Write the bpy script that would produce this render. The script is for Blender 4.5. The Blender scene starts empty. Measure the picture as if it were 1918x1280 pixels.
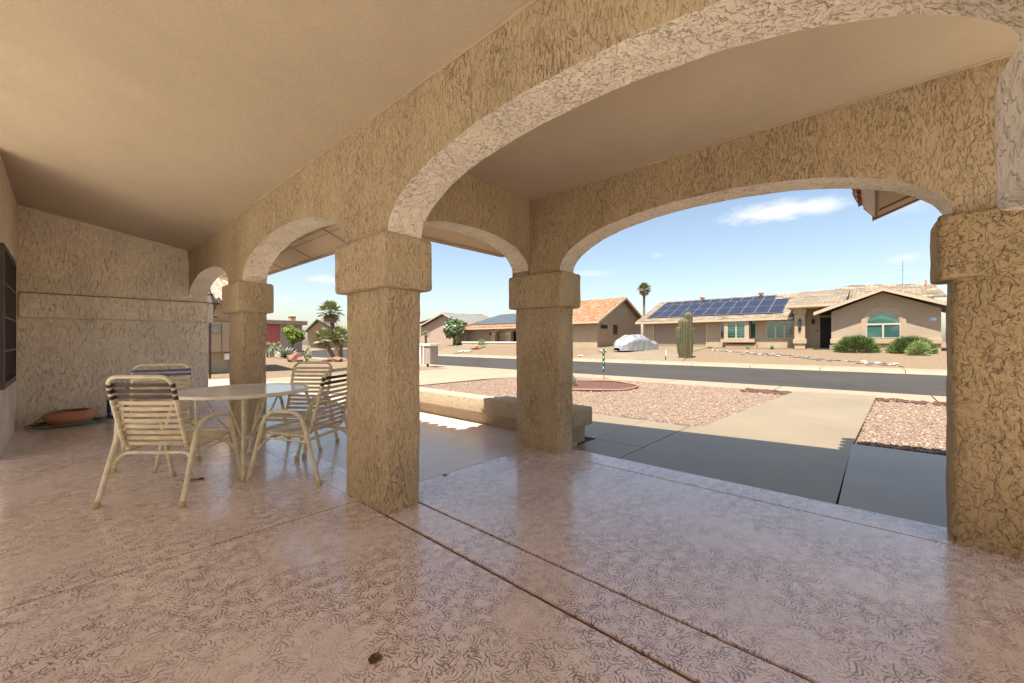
import bpy, math, random
import numpy as np
from mathutils import Vector, noise
random.seed(7); rng = np.random.default_rng(7)
R = math.radians
sc = bpy.context.scene
col = sc.collection
# ------------------------------------------------------------------ camera
cam = bpy.data.cameras.new('camera'); cam.lens = 14.17; cam.sensor_width = 36.0
cam.clip_start = 0.05; cam.clip_end = 2000
camo = bpy.data.objects.new('camera', cam); col.objects.link(camo)
camo.location = (0, 0, 1.2); camo.rotation_euler = (R(90), 0, R(42)); sc.camera = camo
# ------------------------------------------------------------------ sun and sky
SUNV = Vector((-0.05, 0.40, -1.0)).normalized()      # direction the light travels
SUN_STRENGTH = 2.0; SKY_STRENGTH = 0.045; EXPOSURE = 2.62
sl = bpy.data.lights.new('sun', 'SUN'); sl.energy = SUN_STRENGTH; sl.angle = R(0.5); sl.color = (1.0, 0.93, 0.82)
so = bpy.data.objects.new('sun', sl); col.objects.link(so); so.location = (0, 0, 30)
so.rotation_euler = SUNV.to_track_quat('-Z', 'Y').to_euler()
world = bpy.data.worlds.new('World'); sc.world = world; world.use_nodes = True
wn = world.node_tree.nodes; wl = world.node_tree.links; wn.clear()
wo = wn.new('ShaderNodeOutputWorld'); bg = wn.new('ShaderNodeBackground'); bg.inputs[1].default_value = SKY_STRENGTH
sky = wn.new('ShaderNodeTexSky'); sky.sky_type = 'NISHITA'; sky.sun_disc = False
sky.sun_elevation = math.asin(-SUNV.z); sky.sun_rotation = math.atan2(-SUNV.x, -SUNV.y)
sky.air_density = 1.0; sky.dust_density = 1.6; sky.ozone_density = 1.2
tc = wn.new('ShaderNodeTexCoord')
def cam_dir(px, py):
    a = (px - 959) / 755.0; T = R(42)
    return Vector((-math.sin(T) + a * math.cos(T), math.cos(T) + a * math.sin(T), (640 - py) / 755.0)).normalized()
def wmath(op, a, b=None, clamp=False):
    n = wn.new('ShaderNodeMath'); n.operation = op; n.use_clamp = clamp
    for i, v in enumerate((a, b)):
        if v is None: continue
        if isinstance(v, (int, float)): n.inputs[i].default_value = v
        else: wl.new(v, n.inputs[i])
    return n.outputs[0]
# thin fair-weather clouds that hang in the sky in fixed directions
nz = wn.new('ShaderNodeTexNoise'); nz.inputs['Scale'].default_value = 26; nz.inputs['Detail'].default_value = 6; nz.inputs['Roughness'].default_value = .6
mp = wn.new('ShaderNodeMapping'); mp.inputs['Scale'].default_value = (1, 1, 2.5)
wl.new(tc.outputs['Generated'], mp.inputs[0]); wl.new(mp.outputs[0], nz.inputs['Vector'])
nz2 = wn.new('ShaderNodeTexNoise'); nz2.inputs['Scale'].default_value = 90; nz2.inputs['Detail'].default_value = 4
wl.new(mp.outputs[0], nz2.inputs['Vector'])
wob = wmath('ADD', wmath('MULTIPLY', wmath('SUBTRACT', nz.outputs[0], 0.5), 1.0), wmath('MULTIPLY', wmath('SUBTRACT', nz2.outputs[0], 0.5), .25))
total = None
for (px, py, wx, wz, st) in [(1452, 396, .115, .026, .95), (1525, 388, .07, .022, .8), (606, 524, .05, .012, .6), (1112, 512, .07, .012, .32),
                             (1690, 484, .035, .012, .4), (1232, 478, .02, .010, .28), (1700, 378, .05, .03, .22), (530, 560, .03, .01, .35), (1560, 200, .25, .05, .4), (300, 480, .1, .02, .4)]:
    d = cam_dir(px, py); t = d.cross(Vector((0, 0, 1))).normalized(); u = t.cross(d).normalized()
    def dot(v):
        n = wn.new('ShaderNodeVectorMath'); n.operation = 'DOT_PRODUCT'; wl.new(tc.outputs['Generated'], n.inputs[0]); n.inputs[1].default_value = v; return n.outputs['Value']
    a = wmath('DIVIDE', dot(t), wx); b = wmath('DIVIDE', dot(u), wz)
    rr = wmath('ADD', wmath('MULTIPLY', a, a), wmath('MULTIPLY', b, b))
    m = wmath('ADD', wmath('SUBTRACT', 1.0, wmath('SQRT', rr)), wob)
    n = wn.new('ShaderNodeMapRange'); n.interpolation_type = 'SMOOTHSTEP'; wl.new(m, n.inputs[0]); n.inputs[1].default_value = 0.0; n.inputs[2].default_value = .9; n.inputs[4].default_value = st
    fr = wmath('GREATER_THAN', dot(d), 0.3)
    v = wmath('MULTIPLY', n.outputs[0], fr)
    total = v if total is None else wmath('MAXIMUM', total, v)
cm = wn.new('ShaderNodeMix'); cm.data_type = 'RGBA'; wl.new(total, cm.inputs[0]); sm = wn.new('ShaderNodeMix'); sm.data_type = 'RGBA'; sm.blend_type = 'MULTIPLY'; sm.inputs[0].default_value = 1; wl.new(sky.outputs[0], sm.inputs[6]); sm.inputs[7].default_value = (.90, .84, .76, 1); wl.new(sm.outputs[2], cm.inputs[6]); cm.inputs[7].default_value = (4.1, 4.15, 4.2, 1)
wl.new(cm.outputs[2], bg.inputs[0]); wl.new(bg.outputs[0], wo.inputs[0])
sc.view_settings.view_transform = 'Standard'; sc.view_settings.look = 'None'
sc.view_settings.exposure = EXPOSURE; sc.view_settings.gamma = 1.0; sc.view_settings.use_curve_mapping = False
sc.cycles.max_bounces = 10; sc.cycles.diffuse_bounces = 7; sc.cycles.use_denoising = True; sc.cycles.transparent_max_bounces = 12
sc.cycles.caustics_reflective = False; sc.cycles.caustics_refractive = False

# ================================================================== materials
class NT:
    def __init__(s, name):
        s.m = bpy.data.materials.new(name); s.m.use_nodes = True; s.t = s.m.node_tree; s.n = s.t.nodes; s.l = s.t.links
        s.b = s.n['Principled BSDF']; s.tc = s.n.new('ShaderNodeTexCoord'); s.co = s.tc.outputs['Object']
    def put(s, i, v):
        if v is None: return
        if isinstance(v, bpy.types.NodeSocket): s.l.new(v, i)
        elif isinstance(v, (tuple, list)) and len(v) == 3 and i.type == 'RGBA': i.default_value = (*v, 1)
        else: i.default_value = v
    def math(s, op, a, b=None, c=None, clamp=False):
        n = s.n.new('ShaderNodeMath'); n.operation = op; n.use_clamp = clamp
        for i, v in enumerate((a, b, c)): s.put(n.inputs[i], v)
        return n.outputs[0]
    def vmath(s, op, a, b=None, scale=None):
        n = s.n.new('ShaderNodeVectorMath'); n.operation = op
        s.put(n.inputs[0], a); s.put(n.inputs[1], b)
        if scale is not None: s.put(n.inputs['Scale'], scale)
        return n.outputs[0] if op not in ('LENGTH', 'DOT_PRODUCT', 'DISTANCE') else n.outputs['Value']
    def map(s, scale=(1, 1, 1), rot=(0, 0, 0), loc=(0, 0, 0), v=None):
        n = s.n.new('ShaderNodeMapping'); n.inputs['Scale'].default_value = scale; n.inputs['Rotation'].default_value = rot; n.inputs['Location'].default_value = loc
        s.l.new(v or s.co, n.inputs[0]); return n.outputs[0]
    def noise(s, scale, detail=4, rough=.55, v=None, dist=0.0, out=0):
        n = s.n.new('ShaderNodeTexNoise'); n.inputs['Scale'].default_value = scale; n.inputs['Detail'].default_value = detail
        n.inputs['Roughness'].default_value = rough; n.inputs['Distortion'].default_value = dist; s.l.new(v or s.co, n.inputs['Vector']); return n.outputs[out]
    def voro(s, scale, v=None, feature='F1', rnd=1.0, dim='3D'):
        n = s.n.new('ShaderNodeTexVoronoi'); n.feature = feature; n.voronoi_dimensions = dim; n.inputs['Scale'].default_value = scale
        n.inputs['Randomness'].default_value = rnd; s.l.new(v or s.co, n.inputs['Vector']); return n
    def ramp(s, f, stops, interp='LINEAR'):
        n = s.n.new('ShaderNodeValToRGB'); n.color_ramp.interpolation = interp; e = n.color_ramp.elements
        while len(e) < len(stops): e.new(.5)
        for k, (p, c) in enumerate(stops):
            e[k].position = p; e[k].color = (*c, 1) if isinstance(c, (tuple, list)) else (c, c, c, 1)
        s.l.new(f, n.inputs[0]); return n.outputs[0]
    def rng(s, f, a, b, c=0.0, d=1.0, smooth=True):
        n = s.n.new('ShaderNodeMapRange'); n.interpolation_type = 'SMOOTHSTEP' if smooth else 'LINEAR'
        s.put(n.inputs[0], f)
        for i, v in zip((1, 2, 3, 4), (a, b, c, d)): n.inputs[i].default_value = v
        return n.outputs[0]
    def mix(s, f, a, b, mode='MIX'):
        n = s.n.new('ShaderNodeMix'); n.data_type = 'RGBA'; n.blend_type = mode; s.put(n.inputs[0], f); s.put(n.inputs[6], a); s.put(n.inputs[7], b); return n.outputs[2]
    def bump(s, h, strength=.5, dist=.01, normal=None):
        n = s.n.new('ShaderNodeBump'); n.inputs['Strength'].default_value = strength; n.inputs['Distance'].default_value = dist
        s.l.new(h, n.inputs['Height'])
        if normal is not None: s.l.new(normal, n.inputs['Normal'])
        return n.outputs[0]
    def out(s, color=None, rough=.8, normal=None, metal=0.0, spec=None, coat=None, coat_rough=None, emit=None):
        s.put(s.b.inputs['Base Color'], color); s.put(s.b.inputs['Roughness'], rough); s.put(s.b.inputs['Metallic'], metal)
        if normal is not None: s.l.new(normal, s.b.inputs['Normal'])
        if spec is not None: s.put(s.b.inputs['Specular IOR Level'], spec)
        if coat is not None: s.put(s.b.inputs['Coat Weight'], coat); s.put(s.b.inputs['Coat Roughness'], coat_rough if coat_rough is not None else .1)
        return s.m
def lerp(a, b, t): return tuple(a[i] * (1 - t) + b[i] * t for i in range(3))
def plain(name, c, rough=.6, metal=0.0, var=.12, scale=6, bump=0.0, bscale=60, bdist=.002, spec=None, coat=None):
    s = NT(name); f = s.noise(scale, 5)
    dark = tuple(x * (1 - var) for x in c); light = tuple(min(1, x * (1 + var)) for x in c)
    cc = s.ramp(f, [(.3, dark), (.7, light)])
    nrm = s.bump(s.noise(bscale, 4), bump, bdist) if bump else None
    return s.out(cc, rough, nrm, metal, spec, coat)
def stucco(name, c, streak=.45, size=1.0, strength=.9, dist=.012, lip_shade=.5, spec=.2, gouge=.5):
    """Hand trowelled lace stucco: raised smears with sharp broken lips, sand between them."""
    s = NT(name)
    v = s.map((1, 1, streak))
    wob = s.noise(9 * size, 3, .6, v=v, out=1)
    v2 = s.vmath('ADD', v, s.vmath('SCALE', wob, scale=.085 / size))
    a = s.noise(11 * size, 2.5, .5, v=v2); pa = s.rng(a, .485, .515)
    b = s.noise(24 * size, 2.0, .5, v=v2, dist=.5); pb = s.rng(b, .52, .56)
    g = s.noise(160, 3, .6); f = s.noise(45, 4, .6, v=v)
    h = s.math('ADD', s.math('MULTIPLY', pa, .75), s.math('MULTIPLY', pb, .38))
    h = s.math('ADD', h, s.math('MULTIPLY', f, .30)); h = s.math('ADD', h, s.math('MULTIPLY', g, .07))
    big = s.noise(1.3, 4, .6); fine = s.noise(30, 5, .7)
    base = s.ramp(big, [(.3, lerp(c, tuple(x * .82 for x in c), 1)), (.7, tuple(min(1, x * 1.08) for x in c))])
    base = s.mix(s.rng(fine, .35, .7, 0, .25), base, tuple(x * .72 for x in c))
    # crevice shade painted dark along the broken lips of the trowel marks
    lip = s.math('MULTIPLY', s.rng(s.math('ABSOLUTE', s.math('SUBTRACT', a, .488)), 0.0, .008, 1, 0), s.rng(s.noise(9, 3, v=v), .44, .58))
    lip2 = s.math('MULTIPLY', s.rng(s.math('ABSOLUTE', s.math('SUBTRACT', b, .525)), 0.0, .013, 1, 0), s.rng(s.noise(14, 3, v=v), .46, .58))
    lp = s.math('MAXIMUM', lip, s.math('MULTIPLY', lip2, .75))
    base = s.mix(s.math('MULTIPLY', lp, lip_shade), base, tuple(x * .30 for x in c))
    gv = s.map((46 * size, 46 * size, 46 * size * streak * .62)); gn = s.noise(1, 2.5, .55, v=s.vmath('ADD', gv, s.vmath('SCALE', wob, scale=2.2)))
    pt = s.noise(2.6, 3, .6, v=v); go = s.math('MULTIPLY', s.rng(s.math('ADD', gn, s.math('MULTIPLY', s.math('SUBTRACT', pt, .5), .22)), .565, .68), s.rng(s.noise(5, 3, .6, v=v), .38, .62, .15, 1))
    base = s.mix(s.math('MULTIPLY', go, gouge), base, tuple(x * q for x, q in zip(c, (.34, .24, .16))))  # pit shade painted dark into the gouges to strengthen the relief
    hi = s.rng(gn, .46, .36); base = s.mix(s.math('MULTIPLY', hi, .22), base, tuple(min(1, x * 1.3) for x in c))  # relief highlight painted in as paler ridges
    h = s.math('SUBTRACT', h, s.math('MULTIPLY', go, .9))
    return s.out(base, .92, s.bump(h, strength, dist), spec=spec)
M = {}
M['stucco'] = stucco('stucco_lace', (.55, .425, .27), .36, 2.3, 1.0, .012, .34, gouge=.34)  # darker copy, carrying the shade of the wall and pier faces
M['stucco_cross'] = stucco('stucco_lace_soffit', (.90, .79, .65), .9, 1.15, 1.0, .014, .3, gouge=.32)  # pale copy, light on the arch soffits put into its colour
M['stucco_end'] = stucco('stucco_lace_end_wall', (.87, .76, .61), .42, 1.0, 1.0, .014, .35, gouge=.3)  # pale copy, light on the end wall put into its colour
M['stucco_near'] = stucco('stucco_lace_front', (.46, .335, .185), .75, 1.25, 1.0, .016, .36, gouge=.38)  # darkest copy, with the right front pier's shade in its colour
def sand(name, c, strength=.6):
    s = NT(name); h = s.math('ADD', s.math('ADD', s.noise(110, 4, .65), s.math('MULTIPLY', s.noise(30, 3), .8)), s.math('MULTIPLY', s.noise(7, 3, .6), 1.5))
    base = s.ramp(s.noise(1.1, 4), [(.3, tuple(x * .93 for x in c)), (.7, tuple(min(1, x * 1.04) for x in c))])
    base = s.mix(s.rng(s.noise(3.5, 6, .7, v=s.map((1, .5, 1))), .45, .75, 0, .22), base, tuple(x * .68 for x in c)); base = s.mix(s.rng(s.noise(120, 3, .7), .4, .7, 0, .22), base, tuple(x * .6 for x in c))
    return s.out(base, .93, s.bump(h, strength, .005), spec=.15)
M['ceiling'] = sand('sand_finish_ceiling', (.54, .445, .33))
M['capital_pale'] = stucco('pale_lit_stucco', (.90, .83, .74), .9, .9, 1.0, .016, .3, gouge=.35)  # bright light on the near pier put into this pale colour
M['bench'] = stucco('bench_stucco', (.46, .37, .25), .9, 1.2, .6, .010, .2, gouge=.18)
M['soffit'] = sand('painted_soffit', (.62, .50, .35), .1)
M['house_stucco'] = sand('house_stucco_tan', (.40, .315, .225), .5)
M['house_stucco_b'] = sand('house_stucco_buff', (.42, .32, .215), .5)
M['house_stucco_c'] = sand('house_stucco_rose', (.40, .305, .245), .5)
M['trim'] = plain('painted_trim', (.46, .36, .25), .7)
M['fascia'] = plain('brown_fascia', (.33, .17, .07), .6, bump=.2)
M['joint'] = plain('rust_joint_filler', (.20, .085, .025), .9, var=.4, scale=25, bump=.6, bscale=120)
M['dark_joint'] = plain('dark_joint', (.10, .07, .05), .95, var=.3, scale=25)

def floor_mat():
    """Pink-beige resin coated slab with pressed fern tufts picked out in a dark stain."""
    s = NT('fern_stamped_floor')
    wob = s.vmath('SCALE', s.vmath('SUBTRACT', s.noise(7, 2, out=1), (.5, .5, .5)), scale=.035)
    base_v = s.vmath('SCALE', s.vmath('ADD', s.co, wob), scale=1.16)
    def layer(scale, loc, n, curl, wid, span, r0, r1, flip):
        v = s.map((1, 1, 1), (0, 0, flip), loc, v=base_v)
        vo = s.voro(scale, v, 'F1', .75, '2D')
        d = s.vmath('SUBTRACT', v, vo.outputs['Position'])
        sp = s.n.new('ShaderNodeSeparateXYZ'); s.l.new(d, sp.inputs[0])
        sc_ = s.n.new('ShaderNodeSeparateXYZ'); s.l.new(vo.outputs['Color'], sc_.inputs[0])
        r = s.vmath('LENGTH', s.n.new('ShaderNodeCombineXYZ').outputs[0])
        cx = s.n.new('ShaderNodeCombineXYZ'); s.l.new(sp.outputs[0], cx.inputs[0]); s.l.new(sp.outputs[1], cx.inputs[1]); r = s.vmath('LENGTH', cx.outputs[0])
        ang = s.math('ARCTAN2', sp.outputs[1], sp.outputs[0])
        sgn = s.math('SUBTRACT', s.math('MULTIPLY', s.math('GREATER_THAN', sc_.outputs[2], .5), 2.0), 1.0)
        rot = s.math('MULTIPLY', sc_.outputs[0], 1.6)
        a2 = s.math('ADD', s.math('ADD', ang, rot), s.math('MULTIPLY', sgn, s.math('MULTIPLY', r, curl)))
        # strokes taper at both ends
        st = s.math('SINE', s.math('MULTIPLY', a2, n))
        rn = s.rng(r, r0, r1, 0, 1, False)
        tap = s.math('SINE', s.math('MULTIPLY', rn, math.pi))
        rj = s.math('ADD', tap, s.math('MULTIPLY', s.math('SINE', s.math('ADD', s.math('MULTIPLY', s.math('FLOOR', s.math('MULTIPLY', a2, n / 6.2832)), 7.3), s.math('MULTIPLY', sc_.outputs[1], 20))), .22))
        thr = s.math('SUBTRACT', 1.0, s.math('MULTIPLY', rj, wid))
        ink = s.rng(s.math('SUBTRACT', st, thr), -.05, .10)
        fan = s.rng(s.math('COSINE', s.math('SUBTRACT', s.math('ADD', ang, rot), 1.2)), span, span + .05)
        return s.math('MULTIPLY', s.math('MULTIPLY', ink, fan), s.math('GREATER_THAN', tap, .05))
    a = layer(8.2, (0, 0, 0), 13, 19, .46, -.3, .016, .092, 0)
    b = layer(10.2, (3.3, 1.7, 0), 10, -22, .42, -.1, .013, .072, .9)
    c = layer(13.5, (7.1, 4.3, 0), 9, 32, .38, -.5, .009, .050, 2.1)
    e = layer(9.0, (5.3, 9.1, 0), 9, -15, .38, .1, .015, .084, 3.6)
    ink = s.math('MAXIMUM', s.math('MAXIMUM', a, s.math('MULTIPLY', b, .9)), s.math('MAXIMUM', s.math('MULTIPLY', c, .75), s.math('MULTIPLY', e, .9)))
    wear = s.rng(s.noise(1.6, 4, .6), .36, .56, .35, 1.0)
    brk = s.rng(s.noise(55, 3, .6), .34, .5)
    ink = s.math('MULTIPLY', s.math('MULTIPLY', ink, wear), brk)
    cloud = s.noise(.9, 5, .62); f2 = s.noise(18, 5, .7)
    base = s.ramp(cloud, [(.25, (.72, .58, .52)), (.55, (.82, .69, .635)), (.8, (.87, .76, .715))])
    base = s.mix(s.rng(f2, .4, .75, 0, .25), base, (.60, .46, .37))
    base = s.mix(s.rng(s.noise(2.3, 5, .7, v=s.map((1, 1, 1), loc=(5, 2, 0))), .58, .78, 0, .35), base, (.62, .44, .30))
    colr = s.mix(s.math('MULTIPLY', ink, .95), base, (.20, .10, .09))
    h = s.math('ADD', s.math('MULTIPLY', ink, -1.0), s.math('MULTIPLY', s.noise(12, 3), .5))
    nb = s.bump(h, .35, .004)
    rough = s.rng(s.noise(3.2, 5, .65), .3, .7, .16, .36)
    sc_f = s.rng(s.noise(1.1, 6, .7, v=s.map((1, .6, 1), loc=(3, 3, 0))), .42, .7, .10, .24)
    return s.out(colr, rough, nb, spec=.7, coat=.75, coat_rough=sc_f)
M['floor'] = floor_mat()
def concrete(name, c, warm=.1, rough=.85, spec=.3):
    s = NT(name); f = s.noise(.8, 6, .65); g = s.noise(90, 4, .7); st = s.noise(2.2, 5, .7, v=s.map((1, .25, 1)))
    base = s.ramp(f, [(.3, tuple(x * .86 for x in c)), (.7, tuple(min(1, x * 1.08) for x in c))])
    base = s.mix(s.rng(g, .45, .75, 0, .25), base, tuple(x * .6 for x in c))
    base = s.mix(s.rng(st, .52, .75, 0, .3), base, tuple(x * .68 for x in c))
    return s.out(base, rough, s.bump(s.math('ADD', g, s.math('MULTIPLY', f, .6)), .25, .004), spec=spec)
M['concrete'] = concrete('broom_concrete', (.235, .182, .11), rough=.42, spec=.7)
M['apron'] = concrete('sealed_apron', (.60, .50, .435), rough=.22, spec=.9)
M['drive'] = concrete('pale_driveway_concrete', (.27, .225, .16))
M['deck'] = concrete('white_cool_deck', (.72, .66, .57))  # pale surfaces of the added court, for bounce light
M['deck_side'] = concrete('side_cool_deck', (.84, .79, .70))
M['court_wall'] = sand('court_wall_white', (.82, .77, .68))
M['concrete_b'] = concrete('broom_concrete_grey', (.29, .24, .185), rough=.38, spec=.8)
M['kerb'] = concrete('kerb_concrete', (.275, .22, .155))
def asphalt():
    s = NT('asphalt'); g = s.noise(220, 3, .7); f = s.noise(.35, 5, .6); st = s.noise(.8, 5, .7, v=s.map((.18, 1.6, 1)))
    base = s.ramp(f, [(.3, (.030, .027, .025)), (.7, (.046, .041, .037))])
    base = s.mix(s.rng(g, .42, .7, 0, .6), base, (.085, .076, .068)); base = s.mix(s.rng(st, .5, .72, 0, .45), base, (.024, .022, .021))
    ck = s.voro(.16, s.vmath('ADD', s.co, s.vmath('SCALE', s.noise(.7, 4, .6, out=1), scale=1.6)), 'DISTANCE_TO_EDGE'); base = s.mix(s.rng(ck.outputs['Distance'], .0, .006, .8, 0), base, (.012, .011, .011))
    return s.out(base, .9, s.bump(g, .4, .004), spec=.25)
M['asphalt'] = asphalt()
def gravel(name, cols, scale, strength=.9, dist=.02):
    s = NT(name); v = s.map((1, 1, .3)); vo = s.voro(scale, v); vo2 = s.voro(scale * 2.2, v)
    sp = s.n.new('ShaderNodeSeparateColor'); s.l.new(vo.outputs['Color'], sp.inputs[0])
    k = len(cols); c1 = s.ramp(sp.outputs[0], [((i + .5) / k, c) for i, c in enumerate(cols)])
    sp2 = s.n.new('ShaderNodeSeparateColor'); s.l.new(vo2.outputs['Color'], sp2.inputs[0])
    c2 = s.ramp(sp2.outputs[1], [((i + .5) / k, tuple(x * .8 for x in c)) for i, c in enumerate(cols)])
    c = s.mix(s.rng(vo.outputs['Distance'], .45, .62), c1, c2)
    c = s.mix(s.rng(s.noise(.7, 5, .65), .35, .7, 0, .28), c, tuple(x * .8 for x in cols[1]))
    h = s.math('SUBTRACT', 1, s.math('POWER', vo.outputs['Distance'], 1.5))
    h = s.math('ADD', h, s.math('MULTIPLY', vo2.outputs['Distance'], -.4))
    return s.out(c, .9, s.bump(h, strength, dist), spec=.2)
M['gravel_pink'] = gravel('pink_river_gravel', [(.27, .195, .145), (.22, .15, .11), (.30, .23, .175), (.17, .115, .085), (.28, .205, .155)], 30)
M['gravel_tan'] = gravel('tan_crushed_granite', [(.18, .13, .08), (.225, .163, .105), (.15, .107, .068), (.26, .19, .125)], 16, .6)
def stones_mat():
    s = NT('loose_stones'); oi = s.n.new('ShaderNodeNewGeometry'); r = oi.outputs['Random Per Island']
    c = s.ramp(r, [(0, (.28, .20, .15)), (.18, (.20, .135, .10)), (.36, (.32, .25, .195)), (.55, (.25, .175, .13)), (.78, (.36, .295, .24)), (.86, (.14, .10, .08)), (.95, (.28, .195, .145))], 'CONSTANT')
    return s.out(s.mix(s.rng(s.noise(60, 3), .4, .7, 0, .3), c, (.35, .24, .18)), .85, s.bump(s.noise(80, 3), .3, .004), spec=.25)
M['stones'] = stones_mat()
def rock_mat(name, c, alt):
    s = NT(name); f = s.noise(6, 6, .7)
    return s.out(s.ramp(f, [(.3, c), (.7, alt)]), .9, s.bump(s.noise(14, 6, .7), .8, .02), spec=.2)
M['rock_grey'] = rock_mat('grey_rock', (.10, .09, .085), (.24, .21, .19))
M['rock_red'] = rock_mat('red_rock', (.17, .075, .05), (.29, .165, .12))
M['rock_white'] = rock_mat('pale_rock', (.26, .235, .21), (.46, .42, .38))
def tiles(name, cols, rot=0, w=.30, h=.33, bump=.8):
    s = NT(name); v = s.map((1, 1, 1), (0, 0, rot)); n = s.n.new('ShaderNodeTexBrick'); s.l.new(v, n.inputs['Vector'])
    n.inputs['Scale'].default_value = 1; n.inputs['Brick Width'].default_value = w; n.inputs['Row Height'].default_value = h; n.inputs['Mortar Size'].default_value = .02
    n.inputs['Mortar Smooth'].default_value = .4; n.offset = .5
    sp = s.n.new('ShaderNodeSeparateXYZ'); s.l.new(v, sp.inputs[0])
    row = s.math('FLOOR', s.math('DIVIDE', sp.outputs[1], h)); cc = s.math('FLOOR', s.math('DIVIDE', s.math('ADD', sp.outputs[0], s.math('MULTIPLY', row, w * .5)), w))
    cx = s.n.new('ShaderNodeCombineXYZ'); s.l.new(cc, cx.inputs[0]); s.l.new(row, cx.inputs[1])
    wn_ = s.n.new('ShaderNodeTexWhiteNoise'); wn_.noise_dimensions = '2D'; s.l.new(cx.outputs[0], wn_.inputs['Vector'])
    c = s.ramp(wn_.outputs['Value'], [(i / max(1, len(cols) - 1), k) for i, k in enumerate(cols)])
    c = s.mix(s.rng(s.noise(.6, 5, .7), .4, .7, 0, .3), c, tuple(x * .65 for x in cols[0]))
    c = s.mix(s.rng(n.outputs['Fac'], 0, 1, 0, .75), c, tuple(x * .35 for x in cols[0]))
    saw = s.math('FRACT', s.math('DIVIDE', sp.outputs[1], h))
    hh = s.math('ADD', s.math('MULTIPLY', saw, -1.0), s.math('ABSOLUTE', s.math('SINE', s.math('MULTIPLY', sp.outputs[0], math.pi / w))))
    return s.out(c, .85, s.bump(s.math('ADD', hh, s.math('MULTIPLY', n.outputs['Fac'], -1)), bump, .04), spec=.2)
M['tile_orange'] = tiles('clay_tile_orange', [(.27, .13, .07), (.35, .19, .105), (.22, .10, .055), (.40, .24, .15)])
M['tile_orange_side'] = tiles('clay_tile_orange_side', [(.27, .13, .07), (.35, .19, .105), (.22, .10, .055), (.40, .24, .15)], R(90))
M['shingle'] = tiles('weathered_shingle', [(.13, .10, .07), (.25, .20, .14), (.17, .14, .105), (.32, .26, .19), (.11, .09, .07)], 0, .55, .28, .5)
M['shingle_side'] = tiles('weathered_shingle_side', [(.13, .10, .07), (.25, .20, .14), (.17, .14, .105), (.32, .26, .19), (.11, .09, .07)], R(90), .55, .28, .5)
M['tile_pale'] = tiles('pale_rose_tile', [(.42, .30, .22), (.50, .38, .29), (.36, .24, .17)], R(90))
M['shingle_grey'] = tiles('pale_grey_shingle', [(.16, .16, .15), (.21, .21, .195), (.18, .18, .17)], 0, .5, .25, .3)
def solar(name, c=(.012, .014, .030), line=(.07, .07, .085)):
    s = NT(name); n = s.n.new('ShaderNodeTexBrick'); s.l.new(s.co, n.inputs['Vector']); n.offset = 0
    n.inputs['Scale'].default_value = 1; n.inputs['Brick Width'].default_value = .165; n.inputs['Row Height'].default_value = .165; n.inputs['Mortar Size'].default_value = .006; n.inputs['Mortar Smooth'].default_value = 0
    c1 = s.ramp(s.noise(1.1, 3), [(.3, c), (.7, tuple(x * 1.5 for x in c))])
    return s.out(s.mix(s.math('MULTIPLY', n.outputs['Fac'], .5), c1, line), .3, None, spec=.4)
M['solar'] = solar('solar_cells'); M['solar_b'] = solar('pool_solar_mat', (.05, .06, .065), (.2, .2, .2))
M['alu'] = plain('brushed_aluminium', (.30, .30, .31), .5, .6)
M['frame_paint'] = plain('cream_tube_paint', (.62, .56, .40), .38, var=.18, scale=14, spec=.5)
M['strap'] = plain('cream_vinyl_strap', (.56, .46, .31), .45, var=.28, scale=9, bump=.15, bscale=200, bdist=.001)
M['strap_brown'] = plain('dark_brown_vinyl_strap', (.045, .024, .015), .6, var=.2, scale=14)  # shade on the top straps put into these darker strap colours
M['strap_blue'] = plain('slate_blue_vinyl_strap', (.085, .095, .19), .38, var=.2, scale=14)
M['foot'] = plain('yellowed_plastic_foot', (.50, .40, .22), .6)
M['table_rim'] = plain('white_table_rim', (.74, .70, .62), .35, var=.05)
def glass_top():
    s = NT('obscured_glass_top'); h = s.noise(70, 3, .6)
    return s.out((.80, .77, .72), .12, s.bump(h, .12, .002), spec=.75)
M['glass_top'] = glass_top()
M['terracotta'] = plain('terracotta', (.50, .215, .12), .75, var=.18, scale=5, bump=.3)
M['terracotta_rim'] = plain('terracotta_rim_worn', (.44, .18, .10), .8)
M['soil'] = plain('dry_soil', (.12, .07, .045), .95, var=.4, scale=30, bump=.8, bscale=40, bdist=.02)
M['hose_teal'] = plain('teal_hose', (.02, .14, .14), .4); M['hose_olive'] = plain('olive_hose', (.17, .17, .07), .5)
M['black'] = plain('black_metal', (.02, .02, .02), .45); M['bronze'] = plain('weathered_bronze', (.03, .017, .012), .7, .0)
M['navy'] = plain('navy_foam', (.02, .03, .11), .8)
M['white'] = plain('white_paint', (.78, .76, .72), .5, var=.05); M['cream'] = plain('cream_post', (.72, .68, .50), .6)
M['mailbox'] = plain('taupe_panel', (.34, .27, .225), .7)
M['window_frame'] = plain('window_frame_bronze', (.07, .045, .05), .45)
M['winwhite'] = plain('window_frame_putty', (.48, .40, .31), .6)
M['shutter'] = plain('shutter_slat', (.36, .42, .39), .5, var=.04)
M['garage'] = plain('garage_door_panel', (.26, .20, .15), .6, var=.04, bump=.1)
M['garage_red'] = plain('garage_door_red', (.42, .11, .085), .6, var=.1)
M['green_sign'] = plain('reflective_green', (.0, .075, .04), .4); M['sign_digit'] = plain('sign_digit_white', (.75, .85, .75), .5)
M['sign_plate'] = plain('address_plate', (.70, .76, .78), .4); M['sign_blue'] = plain('address_blue', (.15, .42, .62), .5)
M['mulch'] = gravel('mulch_purple_brown', [(.12, .065, .05), (.15, .085, .065), (.09, .05, .04)], 30)
M['edging'] = plain('clay_edging', (.27, .135, .09), .8, bump=.3)
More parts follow.
